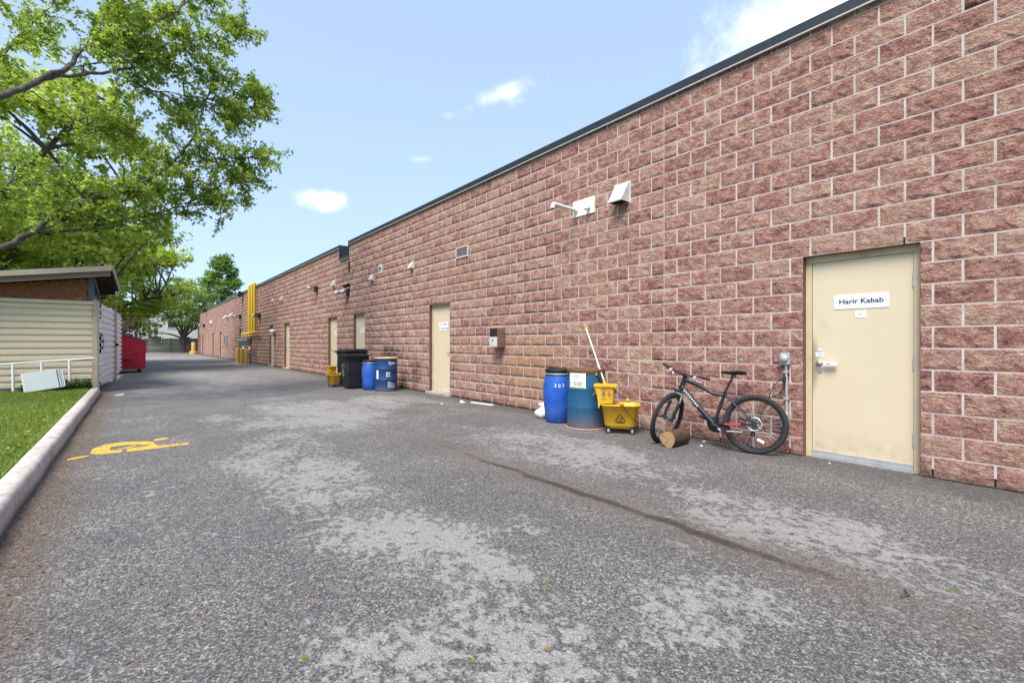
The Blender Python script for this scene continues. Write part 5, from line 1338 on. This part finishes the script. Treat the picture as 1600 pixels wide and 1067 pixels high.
# ------------------------------------------------------------------ road markings and litter
def decal(polys, name, mat, label):
    m_ = MB()
    for po in polys:
        pts = [gnd(60 + x / 6.154, 660 + y / 6.154) for x, y in po]
        n = len(pts); m_.add([(p.x, p.y, .004) for p in pts], [tuple(range(n))])
    o = m_.build(name, mat); bm = bmesh.new(); bm.from_mesh(o.data)
    for f in bm.faces:
        if f.normal.z < 0: f.normal_flip()
    bmesh.ops.triangulate(bm, faces=bm.faces); bm.to_mesh(o.data); bm.free()
    return tag(o, label, 'road marking')
decal([[(275, 355), (290, 366), (400, 349), (480, 331), (482, 319), (400, 326)],
       [(490, 310), (520, 255), (650, 212), (700, 240), (684, 262), (700, 268), (806, 262), (806, 290), (640, 306)],
       [(650, 212), (850, 186), (1020, 182), (1100, 187), (1140, 216), (1080, 219), (960, 216), (830, 221), (700, 240)],
       [(735, 262), (800, 246), (920, 224), (955, 227), (905, 243), (800, 258)],
       [(846, 283), (850, 256), (960, 238), (1080, 219), (1140, 216), (1140, 250), (980, 271)],
       [(1140, 250), (1140, 226), (1290, 209), (1436, 194), (1452, 212), (1300, 231)],
       [(1110, 168), (1140, 158), (1228, 146), (1256, 155), (1180, 172), (1112, 181)]],
      'road_marking', M['roadpaint'], 'bright yellow painted stencil on the asphalt beside the kerb')
decal([[((a - 60) * 6.154, (b - 660) * 6.154) for a, b in po] for po in ([(212, 602), (232, 600.5), (250, 601), (264, 603.5), (240, 605), (216, 604)], [(176, 602.5), (204, 602), (205, 603.5), (178, 604)])],
      'faded_marking', M['ghost'], 'faded pale yellow marking on the lane near the enclosure gate')

def bit(name, label, cat, px, py, size, mat, rz=0, th=.006, grp=None):
    p = gnd(px, py); q = random.Random(int(px * 7 + py)); n = 7
    poly = [(size[0] / 2 * math.cos(2 * PI * i / n) * q.uniform(.7, 1.1), size[1] / 2 * math.sin(2 * PI * i / n) * q.uniform(.7, 1.1)) for i in range(n)]
    m_ = MB(); vs = [(x, y, .002 + q.uniform(0, th)) for x, y in poly]; m_.add(vs + [(x * .96, y * .96, .001) for x, y, _ in vs] , [tuple(range(n)), tuple(reversed(range(n, 2 * n)))] + [(i, n + i, n + (i + 1) % n, (i + 1) % n) for i in range(n)])
    o = m_.build(name, mat); o.location = (p.x, p.y, .0005); o.rotation_euler = (0, 0, rz); return tag(o, label, cat, grp)
m_ = MB(); a, b = gnd(738, 629), gnd(772, 633.5); d_ = (b - a); m_.box((0, 0, .012), (d_.length, .05, .02)); o = m_.build('white_strip', M['white']); o.location = (a + b) / 2 + Vector((-.02, 0, 0)); o.rotation_euler = (0, 0, math.atan2(d_.y, d_.x)); tag(o, 'white plastic strip lying at the foot of the wall', 'strip')
bit('paper_cup', 'crushed white cup on the asphalt right of the doorstep', 'cup', 723, 629, (.13, .12), M['paper'], 0, .07)
bit('paper_scrap', 'white scrap of paper on the asphalt in front of the blue drums', 'paper', 690, 631, (.05, .06), M['paper'], .5, .02)
bit('paper_scrap', 'tiny white scrap on the lane just before the enclosure gate', 'paper', 186, 617, (.22, .16), M['paper'], .3, .02)
bit('paper_scrap', 'pale scrap lying beside the log under the bicycle', 'paper', 1100, 690, (.05, .04), M['paper'], .2, .015)
bit('paper_scrap', 'second pale scrap just right of the log', 'paper', 1096, 697, (.04, .03), M['paper'], .9, .012)
bit('paper_scrap', 'white speck of paper on the asphalt before the near door', 'paper', 1296, 724, (.03, .02), M['paper'], .9, .008)
m_ = MB(); p = gnd(1420, 932); m_.tube([(p.x - .05, p.y + .02, .008), (p.x, p.y, .012), (p.x + .05, p.y + .025, .010)], [.004, .006, .003], 6); tag(m_.build('twig', M['bark']), 'short dark twig on the asphalt at right foreground', 'twig')

def leaf_mesh(seed, mat, k=1.0):
    q = random.Random(seed); m_ = MB(); pts = [(0, -.5), (.22, -.22), (.5, -.1), (.28, .08), (.34, .34), (.1, .26), (0, .55), (-.1, .26), (-.34, .34), (-.28, .08), (-.5, -.1), (-.22, -.22)]
    vs = [(x * q.uniform(.85, 1.1), y, .10 + .25 * abs(x) * q.uniform(.3, 1.2)) for x, y in pts] + [(0, 0, .04)]
    m_.add(vs, [(i, (i + 1) % 12, 12) for i in range(12)]); return m_.mesh('fallen_leaf', mat)
Lm = [leaf_mesh(i, M['litter']) for i in range(6)]
Gm = [leaf_mesh(20 + i, M['leaf_maple']) for i in range(2)]
q = random.Random(11)
named = [(858, 909, 1, 'pale green fallen leaf on the foreground asphalt'), (1484, 924, 1, 'green fallen leaf on the asphalt at right'), (1525, 980, 0, 'brown fallen leaf at the bottom right'), (855, 1016, 0, 'brown fallen leaf low in the middle foreground'), (738, 1034, 1, 'small yellow green leaf at the bottom centre'), (476, 1028, 1, 'bright green leaf at the bottom left of centre'), (1238, 834, 0, 'small brown leaf beside the silt channel')]
for px, py, gcol, lb in named:
    p = gnd(px, py); o = link('fallen_leaf', q.choice(Gm if gcol else Lm)); s_ = q.uniform(.028, .042); o.scale = (s_, s_, s_); o.location = (p.x, p.y, .001); o.rotation_euler = (0, 0, q.uniform(0, 6)); tag(o, lb, 'leaf')
# crumbled leaf litter in the gutter: too fine to count
def scatter(name, N, fx, mat, smin, smax, kind, seed, zf=None, up=.3):
    g_ = np.random.default_rng(seed); P = fx(g_, N); N = len(P)
    s_ = g_.uniform(smin, smax, N); a = g_.uniform(0, 2 * PI, N); tl = g_.normal(0, up, (N, 2))
    u = np.stack([np.cos(a), np.sin(a), tl[:, 0]], 1) * s_[:, None]; v = np.stack([-np.sin(a), np.cos(a), tl[:, 1]], 1) * s_[:, None] * g_.uniform(.4, .9, N)[:, None]
    c = P + np.stack([np.zeros(N), np.zeros(N), s_ * .25 + .002], 1)
    V = np.stack([c - u * .5, c + v * .4, c + u * .5, c - v * .4], 1).reshape(-1, 3); V[:, 2] = np.maximum(V[:, 2], P.repeat(4, 0)[:, 2] + .001)
    return tag(np_mesh(name, V, np.arange(4 * N).reshape(-1, 4), mat), kind=kind)
def gutter(g_, N):
    y = g_.uniform(-.5, 15.4, N); x = -.665 + np.abs(g_.normal(0, .16, N)); return np.stack([x, y, np.zeros(N)], 1)
def strewn(g_, N):
    y = g_.uniform(.8, 9, N); x = -.64 + np.abs(g_.normal(0, 1.4, N)); return np.stack([x, y, np.zeros(N)], 1)
scatter('strewn_leaves', 260, strewn, M['litter'], .012, .034, 'stuff', 3)
scatter('leaf_litter', 5200, gutter, M['litter'], .006, .024, 'stuff', 4)
def foot(g_, N):
    y = np.concatenate([g_.uniform(.2, 10, N // 2), g_.normal(8.2, .6, N - N // 2)]); x = D - .015 - np.abs(g_.normal(0, .07, N)); return np.stack([x, y, np.zeros(N)], 1)
scatter('wall_foot_debris', 1500, foot, M['litter'], .005, .018, 'stuff', 6)
def grit(g_, N):
    y = g_.uniform(.4, 9, N); x = g_.uniform(-.6, 5.6, N); return np.stack([x, y, np.zeros(N)], 1)
scatter('loose_grit', 9000, grit, simple('grit', (.24, .235, .23), .9, var=.6, vscale=60), .004, .011, 'stuff', 8)

# grass blades on the lawn
def blades():
    g_ = np.random.default_rng(5); N = 90000
    y = 4.0 + 11.4 * g_.random(N) ** 1.0; x = -.87 - np.minimum(3.6, .55 + .26 * y) * g_.random(N)
    patch_ = np.sin(x * 3.1 + 1.3 * np.sin(y * 2.3)) * np.sin(y * 2.1 + x) + .5 * np.sin(x * 9 + y * 7)
    keep = g_.random(N) < np.clip(.75 + .35 * patch_, .25, 1); x, y = x[keep], y[keep]; N = len(x)
    h = g_.uniform(.022, .060, N); a = g_.uniform(0, 2 * PI, N); l = g_.uniform(.1, .9, N) * h; w = g_.uniform(.003, .006, N)
    z = np.full(N, .128); dx, dy = np.cos(a), np.sin(a); b = g_.uniform(0, 2 * PI, N)
    p0 = np.stack([x - w * np.cos(b), y - w * np.sin(b), z], 1); p1 = np.stack([x + w * np.cos(b), y + w * np.sin(b), z], 1)
    m0 = np.stack([x + dx * l * .35 + w * .8 * np.cos(b), y + dy * l * .35 + w * .8 * np.sin(b), z + h * .65], 1); m1 = np.stack([x + dx * l, y + dy * l, z + h], 1)
    V = np.stack([p0, p1, m0, m1], 1).reshape(-1, 3)
    return tag(np_mesh('grass', V, np.arange(4 * N).reshape(-1, 4), M['grass']), kind='stuff')
blades()
def fallen_yellow(g_, N):
    y = np.concatenate([g_.normal(9.0, 1.0, N // 2), g_.uniform(5.5, 14, N - N // 2)]); x = -.9 - g_.random(N) * (.2 + .14 * y); return np.stack([x, y, np.full(N, .165)], 1)
scatter('yellow_petals', 230, fallen_yellow, simple('yellow_petal', (.55, .36, .03), .6, var=.3), .02, .05, 'stuff', 9)
# rough weeds along the foot of the enclosure: low leafy clumps
def weeds():
    g_ = np.random.default_rng(15); N = 5200
    x = -.86 - 1.2 * g_.random(N) ** 1.4; y = 15.05 + .55 * g_.random(N); h = .05 + .22 * g_.random(N) * np.clip(1.25 - np.abs(x + 1.15) * .9, .3, 1)
    P = np.stack([x, y, .12 + h * g_.random(N)], 1); s_ = g_.uniform(.02, .05, N); a = g_.uniform(0, 2 * PI, N); e = g_.uniform(.0, 1.2, N)
    u = np.stack([np.cos(a) * np.cos(e), np.sin(a) * np.cos(e), np.sin(e)], 1) * s_[:, None]; v = np.stack([-np.sin(a), np.cos(a), np.zeros(N)], 1) * s_[:, None] * .35
    V = np.stack([P - u * .2, P + u * .5 + v, P + u * 1.2, P + u * .5 - v], 1).reshape(-1, 3)
    return tag(np_mesh('weeds', V, np.arange(4 * N).reshape(-1, 4), M['weed']), kind='stuff')
weeds()
# ------------------------------------------------------------------ trees
LEAF2D = np.array([(0, 0, 0), (-.46, .30, .10), (-.20, .46, .02), (0, 1.0, -.10), (.20, .46, .02), (.46, .30, .10)])
def leaves(name, C, size, mat, parent, seed, droop=.35, simple_leaf=False):
    """C (N,3) world positions; one folded leaf at each"""
    g_ = np.random.default_rng(seed); N = len(C); yaw = g_.uniform(0, 2 * PI, N)
    tilt = g_.normal(-droop, .55, N); roll = g_.normal(0, .6, N); s_ = size * g_.uniform(.6, 1.25, N)
    fw = np.stack([np.cos(yaw) * np.cos(tilt), np.sin(yaw) * np.cos(tilt), np.sin(tilt)], 1)
    sd_ = np.stack([-np.sin(yaw), np.cos(yaw), np.zeros(N)], 1); up = np.cross(fw, sd_) * -1
    up = np.cross(sd_, fw); up *= np.sign(up[:, 2:3]) + (up[:, 2:3] == 0)
    s2 = sd_ * np.cos(roll)[:, None] + up * np.sin(roll)[:, None]; u2 = -sd_ * np.sin(roll)[:, None] + up * np.cos(roll)[:, None]
    L = LEAF2D if not simple_leaf else np.array([(0, 0, 0), (-.36, .5, .08), (0, 1, -.05), (.36, .5, .08)])
    k = len(L)
    V = C[:, None, :] + s_[:, None, None] * (s2[:, None, :] * L[None, :, 0:1] + fw[:, None, :] * L[None, :, 1:2] + u2[:, None, :] * L[None, :, 2:3])
    V = V.reshape(-1, 3) - np.array(parent.location)
    b = (np.arange(N) * k)[:, None]
    Q = np.concatenate([b + np.array([[0, 3, 2, 1]]), b + np.array([[0, 5, 4, 3]])]) if k == 6 else b + np.array([[0, 3, 2, 1]])
    return np_mesh(name, V, Q, mat, parent)

def resample(pts, step):
    out = [pts[0]]
    for a, b in zip(pts, pts[1:]):
        n = max(1, int((b - a).length / step))
        for i in range(1, n + 1): out.append(a.lerp(b, i / n))
    return out
def smooth_path(pts, it=2):
    for _ in range(it):
        q = [pts[0]]
        for a, b in zip(pts, pts[1:]): q += [a.lerp(b, .25), a.lerp(b, .75)]
        q.append(pts[-1]); pts = q
    return pts

def rdir(q, bias=(0, 0, 0)):
    while True:
        v = Vector((q.uniform(-1, 1), q.uniform(-1, 1), q.uniform(-1, 1)))
        if .1 < v.length < 1: return (v.normalized() + Vector(bias)).normalized()

def limb_tree(name, label, cat, base, limbs, leafmat_, seed, leaf, trunk_r, twig_gap=.26, per_node=5, start=.22, group=None, tl=(.35, .95)):
    """limbs: (points, r0, r1, leafy from this fraction on)"""
    q = random.Random(seed); t = thing(name, label, cat, base, group=group); o = Vector(base); C = []
    wood = MB()
    for pts, r0, r1, f0 in limbs:
        P = smooth_path(pts, 2); n = len(P); P = [p + Vector((q.uniform(-1, 1), q.uniform(-1, 1), q.uniform(-1, 1))) * .03 for p in P]
        wood.tube(P, [.58 * r0 + (r1 - .58 * r0) * (i / (n - 1)) ** .8 for i in range(n)], 7, 0)
        R_ = resample(P, twig_gap); m = len(R_)
        for i, p in enumerate(R_):
            f = i / max(1, m - 1)
            if f < f0: continue
            d = (R_[min(i + 1, m - 1)] - R_[max(0, i - 1)]); d = d.normalized() if d.length > 1e-6 else Vector((0, 0, 1))
            for _ in range(2 if f > .45 else (1 if q.random() < .8 else 2)):
                dv = (d * .55 + rdir(q, (0, 0, .12)) * .9).normalized(); L = q.uniform(*tl) * (1 - .25 * f)
                a = p; tw = [a]
                for s_ in range(4):
                    dv = (dv + rdir(q) * .33 + Vector((0, 0, .05 - .09 * s_))).normalized(); a = a + dv * L / 4; tw.append(a)
                wood.tube(tw, [.014, .011, .008, .006, .003], 4, 0, False)
                for s_ in range(1, 5):
                    for _k in range(1 + (s_ > 1)):
                        dd = (dv + rdir(q) * 1.0).normalized(); e = tw[s_] + dd * q.uniform(.10, .30)
                        wood.tube([tw[s_], e], [.005, .002], 3, 0, False)
                        for _j in range(per_node):
                            w_ = q.random(); c = tw[s_].lerp(e, w_) + rdir(q) * q.uniform(.0, .13); C.append((c.x, c.y, c.z - .02))
    wood.build('trunk', M['bark'], t, world=True)
    leaves('crown', np.array(C), leaf, leafmat_, t, seed)
    return t, len(C)

def P3(*L): return [at(x, y, d) for x, y, d in L]
tb = Vector((-4.1, 12.2, 0)); fork = tb + Vector((.05, -.05, 2.5))
limbs = [
    ([tb + Vector((0, 0, -.1)), tb + Vector((.03, .02, 1.2)), fork], .30, .24, 2.0),
    ([fork, fork + Vector((-.1, .1, 1.6)), fork + Vector((.1, -.1, 3.6)), fork + Vector((-.2, .2, 6.0))], .20, .05, .30),
    ([fork] + P3((-120, 440, 7.2), (0, 388, 7.9), (51, 362, 8.2), (118, 315, 8.6), (177, 307, 9.0), (220, 289, 9.3), (272, 256, 9.8), (299, 220, 10.2), (319, 169, 10.6), (336, 112, 11.0)), .13, .012, .42),
    (P3((272, 256, 9.8), (330, 248, 10.3), (375, 247, 10.9), (405, 244, 11.3)), .030, .006, .1),
    (P3((51, 362, 8.2), (95, 366, 8.5), (165, 350, 9.0), (230, 338, 9.8), (300, 318, 10.6), (352, 318, 11.2)), .062, .008, .28),
    (P3((51, 362, 8.2), (85, 352, 8.4), (125, 330, 8.7), (128, 300, 8.8)), .05, .012, .4),
    (P3((299, 220, 10.2), (350, 222, 10.8), (380, 190, 11.3), (400, 158, 11.7)), .022, .005, .1),
    (P3((220, 289, 9.3), (262, 300, 9.9), (320, 290, 10.6), (380, 285, 11.2)), .022, .005, .2),
    ([fork + Vector((0, 0, 1.0))] + P3((-180, 250, 6.9), (0, 150, 7.6), (35, 137, 7.9), (67, 122, 8.1), (110, 106, 8.4), (126, 79, 8.7), (157, 63, 9.0), (204, 59, 9.5), (236, 39, 10), (262, 25, 10.4), (298, 2, 11), (330, -24, 11.5)), .12, .012, .52),
    (P3((67, 122, 8.1), (134, 116, 8.7), (197, 108, 9.3), (236, 106, 9.8), (275, 85, 10.3), (299, 63, 10.7), (335, 52, 11.2), (365, 44, 11.6), (380, 36, 11.8)), .062, .006, .32),
    (P3((185, 118, 9.2), (236, 142, 9.9), (295, 150, 10.6), (340, 158, 11.2), (380, 152, 11.7), (402, 152, 12.0)), .026, .005, .15),
    (P3((110, 106, 8.4), (160, 98, 8.9), (205, 98, 9.3), (235, 88, 9.7)), .02, .006, .2),
    (P3((47, 142, 8.2), (118, 189, 9), (165, 204, 9.6), (205, 214, 10)), .018, .006, .35),
    (P3((126, 79, 8.7), (140, 50, 9.0), (175, 40, 9.4), (190, 5, 9.7)), .022, .006, .3),
    ([fork + Vector((0, 0, 2.2))] + P3((-160, 60, 7.0), (-50, 0, 7.6), (60, -40, 8.2), (180, -50, 9), (300, -50, 10)), .10, .02, .35),
    ([fork + Vector((0, 0, 1.2))] + P3((-160, 200, 7.6), (-30, 120, 8.6), (30, 60, 9.6), (70, 20, 10.5)), .08, .015, .5),
    ([fork + Vector((0, 0, .2))] + P3((-200, 380, 7.4), (-60, 330, 8.4), (0, 300, 9.4), (40, 262, 10.2)), .07, .012, .5),
    ([fork, fork + Vector((-1.5, -.6, 1.2)), fork + Vector((-3.5, -1.0, 2.6)), fork + Vector((-5, -1.2, 3.2))], .14, .03, .35),
    ([fork + Vector((0, 0, .8)), fork + Vector((-1.0, 1.5, 2.4)), fork + Vector((-2.0, 3.2, 4.2))], .12, .03, .35),
]
nt_, nl_ = limb_tree('maple_tree', 'large maple at left whose limbs reach over the lane', 'tree', tb, limbs, M['leaf_maple'], 21, .088, .3, twig_gap=.22, per_node=12)
print('maple leaves', nl_)

def crown_tree(name, label, base, trunk_h, trunk_r, clumps, n_leaf, leaf, mat_, seed, cat='tree', group=None, fork_n=7, flat=.7, simple_leaf=False, density=None):
    """clumps: list of (centre relative to the base, radius); the trunk forks to reach them"""
    q = random.Random(seed); g_ = np.random.default_rng(seed); t = thing(name, label, cat, base, group=group); o = Vector(base); wood = MB()
    top = Vector((0, 0, trunk_h))
    wood.tube([o + Vector((0, 0, -.15)), o + Vector((trunk_r * .3, 0, trunk_h * .5)), o + top], [trunk_r * 1.25, trunk_r, trunk_r * .85], 9, 0)
    hubs = []
    cs = [Vector(c) for c, r in clumps]
    # main limbs: to the clumps spread farthest from each other
    pick = [max(cs, key=lambda c: c.z)]
    while len(pick) < min(fork_n, len(cs)): pick.append(max(cs, key=lambda c: min((c - p).length for p in pick)))
    for c in pick:
        mid = top.lerp(c, .45) + Vector((q.uniform(-.3, .3), q.uniform(-.3, .3), .12 * (c - top).length)); P = smooth_path([top, mid, c], 2)
        wood.tube([o + p for p in P], [trunk_r * .62 * (1 - i / len(P)) + .015 for i in range(len(P))], 6, 0); hubs += P[2:]
    for c in cs:
        h = min(hubs, key=lambda p: (p - c).length + (.6 if p.z > c.z else 0)); P = smooth_path([h, h.lerp(c, .5) + Vector((q.uniform(-.2, .2), q.uniform(-.2, .2), q.uniform(0, .25))), c], 1)
        wood.tube([o + p for p in P], [.045 * trunk_r / .2 * (1 - i / len(P)) + .008 for i in range(len(P))], 5, 0, False)
    wood.build('trunk', M['bark'], t, world=True)
    vol = sum(r ** 2 for _, r in clumps); L = []
    for c, r in clumps:
        n = max(8, int(n_leaf * r ** 2 / vol)); d = g_.normal(0, 1, (n, 3)); d /= np.linalg.norm(d, axis=1)[:, None]
        rr = r * g_.uniform(.25, 1.15, n) ** .6; P = d * rr[:, None] * np.array([1, 1, flat]); 
        # break the lump up into sprays
        P += .22 * r * np.sin(P * 6 / r + g_.uniform(0, 6, 3)); L.append(P + np.array(c) + np.array(base))
    leaves('crown', np.concatenate(L), leaf, mat_, t, seed + 1, simple_leaf=simple_leaf)
    return t
def ellipsoid_clumps(seed, n, c, rx, ry, rz, r0, r1, hollow=.45, zmin=None, wob=.25):
    q = random.Random(seed); out = []
    while len(out) < n:
        v = Vector((q.uniform(-1, 1), q.uniform(-1, 1), q.uniform(-1, 1)))
        if not hollow < v.length < 1: continue
        k = 1 + wob * mnoise.noise(v * 2.2 + Vector((seed, 0, 0)))
        p = Vector((c[0] + v.x * rx * k, c[1] + v.y * ry * k, c[2] + v.z * rz * k))
        if zmin is not None and p.z < zmin: continue
        out.append((tuple(p), q.uniform(r0, r1)))
    return out
# yellow-green maples behind the enclosure
cl = ellipsoid_clumps(3, 290, (0.0, 0, 7.3), 6.2, 5.0, 5.9, .6, 1.1, .35, 2.6)
crown_tree('maple_tree', 'pale yellow green maple rising behind the enclosure roof', (-5.2, 26.0, 0), 2.6, .28, cl, 100000, .185, M['leaf_lime'], 31, fork_n=9, flat=.6)
cl = ellipsoid_clumps(8, 170, (0, 0, 5.3), 5.2, 5.0, 3.9, .5, 1.0, .35, 1.6)
crown_tree('maple_tree', 'bright green maple hanging low beyond the enclosure and dumpster', (-2.4, 36.0, 0), 2.2, .26, cl, 56000, .20, M['leaf_lime'], 33, fork_n=9, flat=.6)
cl = ellipsoid_clumps(12, 110, (0, 0, 6.5), 6.0, 5.0, 5.0, .7, 1.3, .35, 1.5)
crown_tree('maple_tree', 'green tree at the far left seen through the maple limbs', (-13.5, 34.0, 0), 2.4, .3, cl, 26000, .22, M['leaf_lime'], 35, fork_n=7, flat=.6, simple_leaf=True)
# trees by and beyond the fence
cl = ellipsoid_clumps(15, 120, (-.1, 0, 5.6), 4.3, 3.6, 3.3, .45, .85, .3, 3.0) + [((-2.9, -.5, 3.2), .7), ((-3.2, -.3, 2.6), .7), ((-2.6, 0, 2.3), .6), ((-3.6, 0, 3.4), .7), ((2.6, 0, 3.0), .5)]
crown_tree('garden_tree', 'mid green forked tree in front of the wooden fence', (4.35, 66.95, .1), 1.7, .22, cl, 12500, .22, M['leaf_mid'], 41, fork_n=8, flat=.65, simple_leaf=True)
cl = []
qq = random.Random(4)
for i in range(130):
    z = 3.0 + 10.4 * qq.random() ** .95; f = 1 - (z - 3.0) / 11.0; rad = 5.6 * f ** .75 * math.sqrt(qq.uniform(.1, 1)); a = qq.uniform(0, 2 * PI); cl.append(((rad * math.cos(a), rad * math.sin(a), z - .12 * rad), qq.uniform(.35, .8)))
crown_tree('tall_tree', 'tall bright green pointed tree rising behind the far brick wall', (9.3, 76.0, 0), 4, .25, cl, 17000, .32, M['leaf_tall'], 43, fork_n=8, flat=.75, simple_leaf=True)
cl = ellipsoid_clumps(19, 46, (0, 0, 3.3), 1.9, 1.7, 1.7, .3, .6, .2, 1.6)
crown_tree('purple_tree', 'small dark purple tree behind the red dumpster', (.1, 69.5, .1), 1.4, .10, cl, 5200, .20, M['leaf_purple'], 45, fork_n=6, flat=.7, simple_leaf=True)
for i, (x, y, rx, h, lb) in enumerate(((-4.5, 72, 4.5, 6.5, 'low green tree beyond the fence left of the purple one'), (17.5, 80, 6, 8, 'tree hidden mostly by the far end of the building'), (-12, 60, 5, 8, 'green tree far left beyond the enclosure'))):
    cl = ellipsoid_clumps(50 + i, 60, (0, 0, h * .55), rx, rx * .8, h * .42, .7, 1.2, .3, 1.2)
    crown_tree('background_tree', lb, (x, y, 0), 1.6, .2, cl, 7000, .36, M['leaf_mid'], 60 + i, fork_n=6, simple_leaf=True)

# ------------------------------------------------------------------ fence and house at the far end
t = thing('wooden_fence', 'weathered grey board fence across the end of the lane', 'fence', (2, 67.6, 0))
m_ = MB(); q = random.Random(9); x = -14.0
while x < 16:
    h = 1.80 + q.uniform(-.025, .025); m_.b2((x, 67.6 + q.uniform(-.008, .008), .06), (x + .138, 67.625, h)); x += .150
b = m_.build('board', M['wood'], t, world=True); b['kind'] = 'stuff'
for z in (.45, 1.10, 1.62):
    m_ = MB(); m_.b2((-14, 67.55, z), (16, 67.59, z + .09)); m_.build('rail', M['wood'], t, world=True)
for k in range(13):
    m_ = MB(); m_.b2((-13.9 + k * 2.44, 67.46, 0), (-13.78 + k * 2.44, 67.555, 1.84)); m_.build('post', M['wood'], t, world=True)
H = thing('house', 'pale house behind the fence seen through the forked tree', 'house', (3.5, 84, 0))
hw = simple('pale_siding', (.66, .64, .61), .8, var=.04)
m_ = MB(); m_.b2((-6, 0, 0), (7.5, 8, 5.2)); m_.prism([(-6, 5.2), (7.5, 5.2), (.75, 7.3)], (0, .01, 0), (1, 0, 0), (0, 0, 1), (0, 1, 0), 7.98); m_.build('wall', hw, H)
m_ = MB()
for a, b in (((-6.5, 5.04), (.75, 7.45)), ((.75, 7.45), (8.0, 5.04))):
    m_.add([(a[0], -.5, a[1]), (b[0], -.5, b[1]), (b[0], 8.5, b[1]), (a[0], 8.5, a[1]), (a[0], -.5, a[1] + .16), (b[0], -.5, b[1] + .16), (b[0], 8.5, b[1] + .16), (a[0], 8.5, a[1] + .16)], [(0, 1, 2, 3), (7, 6, 5, 4), (0, 4, 5, 1), (1, 5, 6, 2), (2, 6, 7, 3), (3, 7, 4, 0)])
m_.build('roof', simple('grey_shingle', (.20, .185, .17), .9, var=.2), H)
for x, z in ((-4.2, 1.0), (-1.2, 1.0), (2.2, 1.0), (5.2, 1.0), (-3.0, 3.4), (.75, 3.4), (4.5, 3.4)):
    m_ = MB(); m_.b2((x - .7, -.06, z), (x + .7, -.002, z + .10)); m_.b2((x - .7, -.06, z + 1.2), (x + .7, -.002, z + 1.3)); m_.b2((x - .7, -.06, z + .1), (x - .6, -.002, z + 1.2)); m_.b2((x + .6, -.06, z + .1), (x + .7, -.002, z + 1.2)); w = m_.build('window', M['white'], H)
    m_ = MB(); m_.b2((x - .6, -.03, z + .1), (x + .6, -.004, z + 1.2)); m_.build('pane', simple('window_glass', (.05, .06, .07), .1, spec=.8), w)
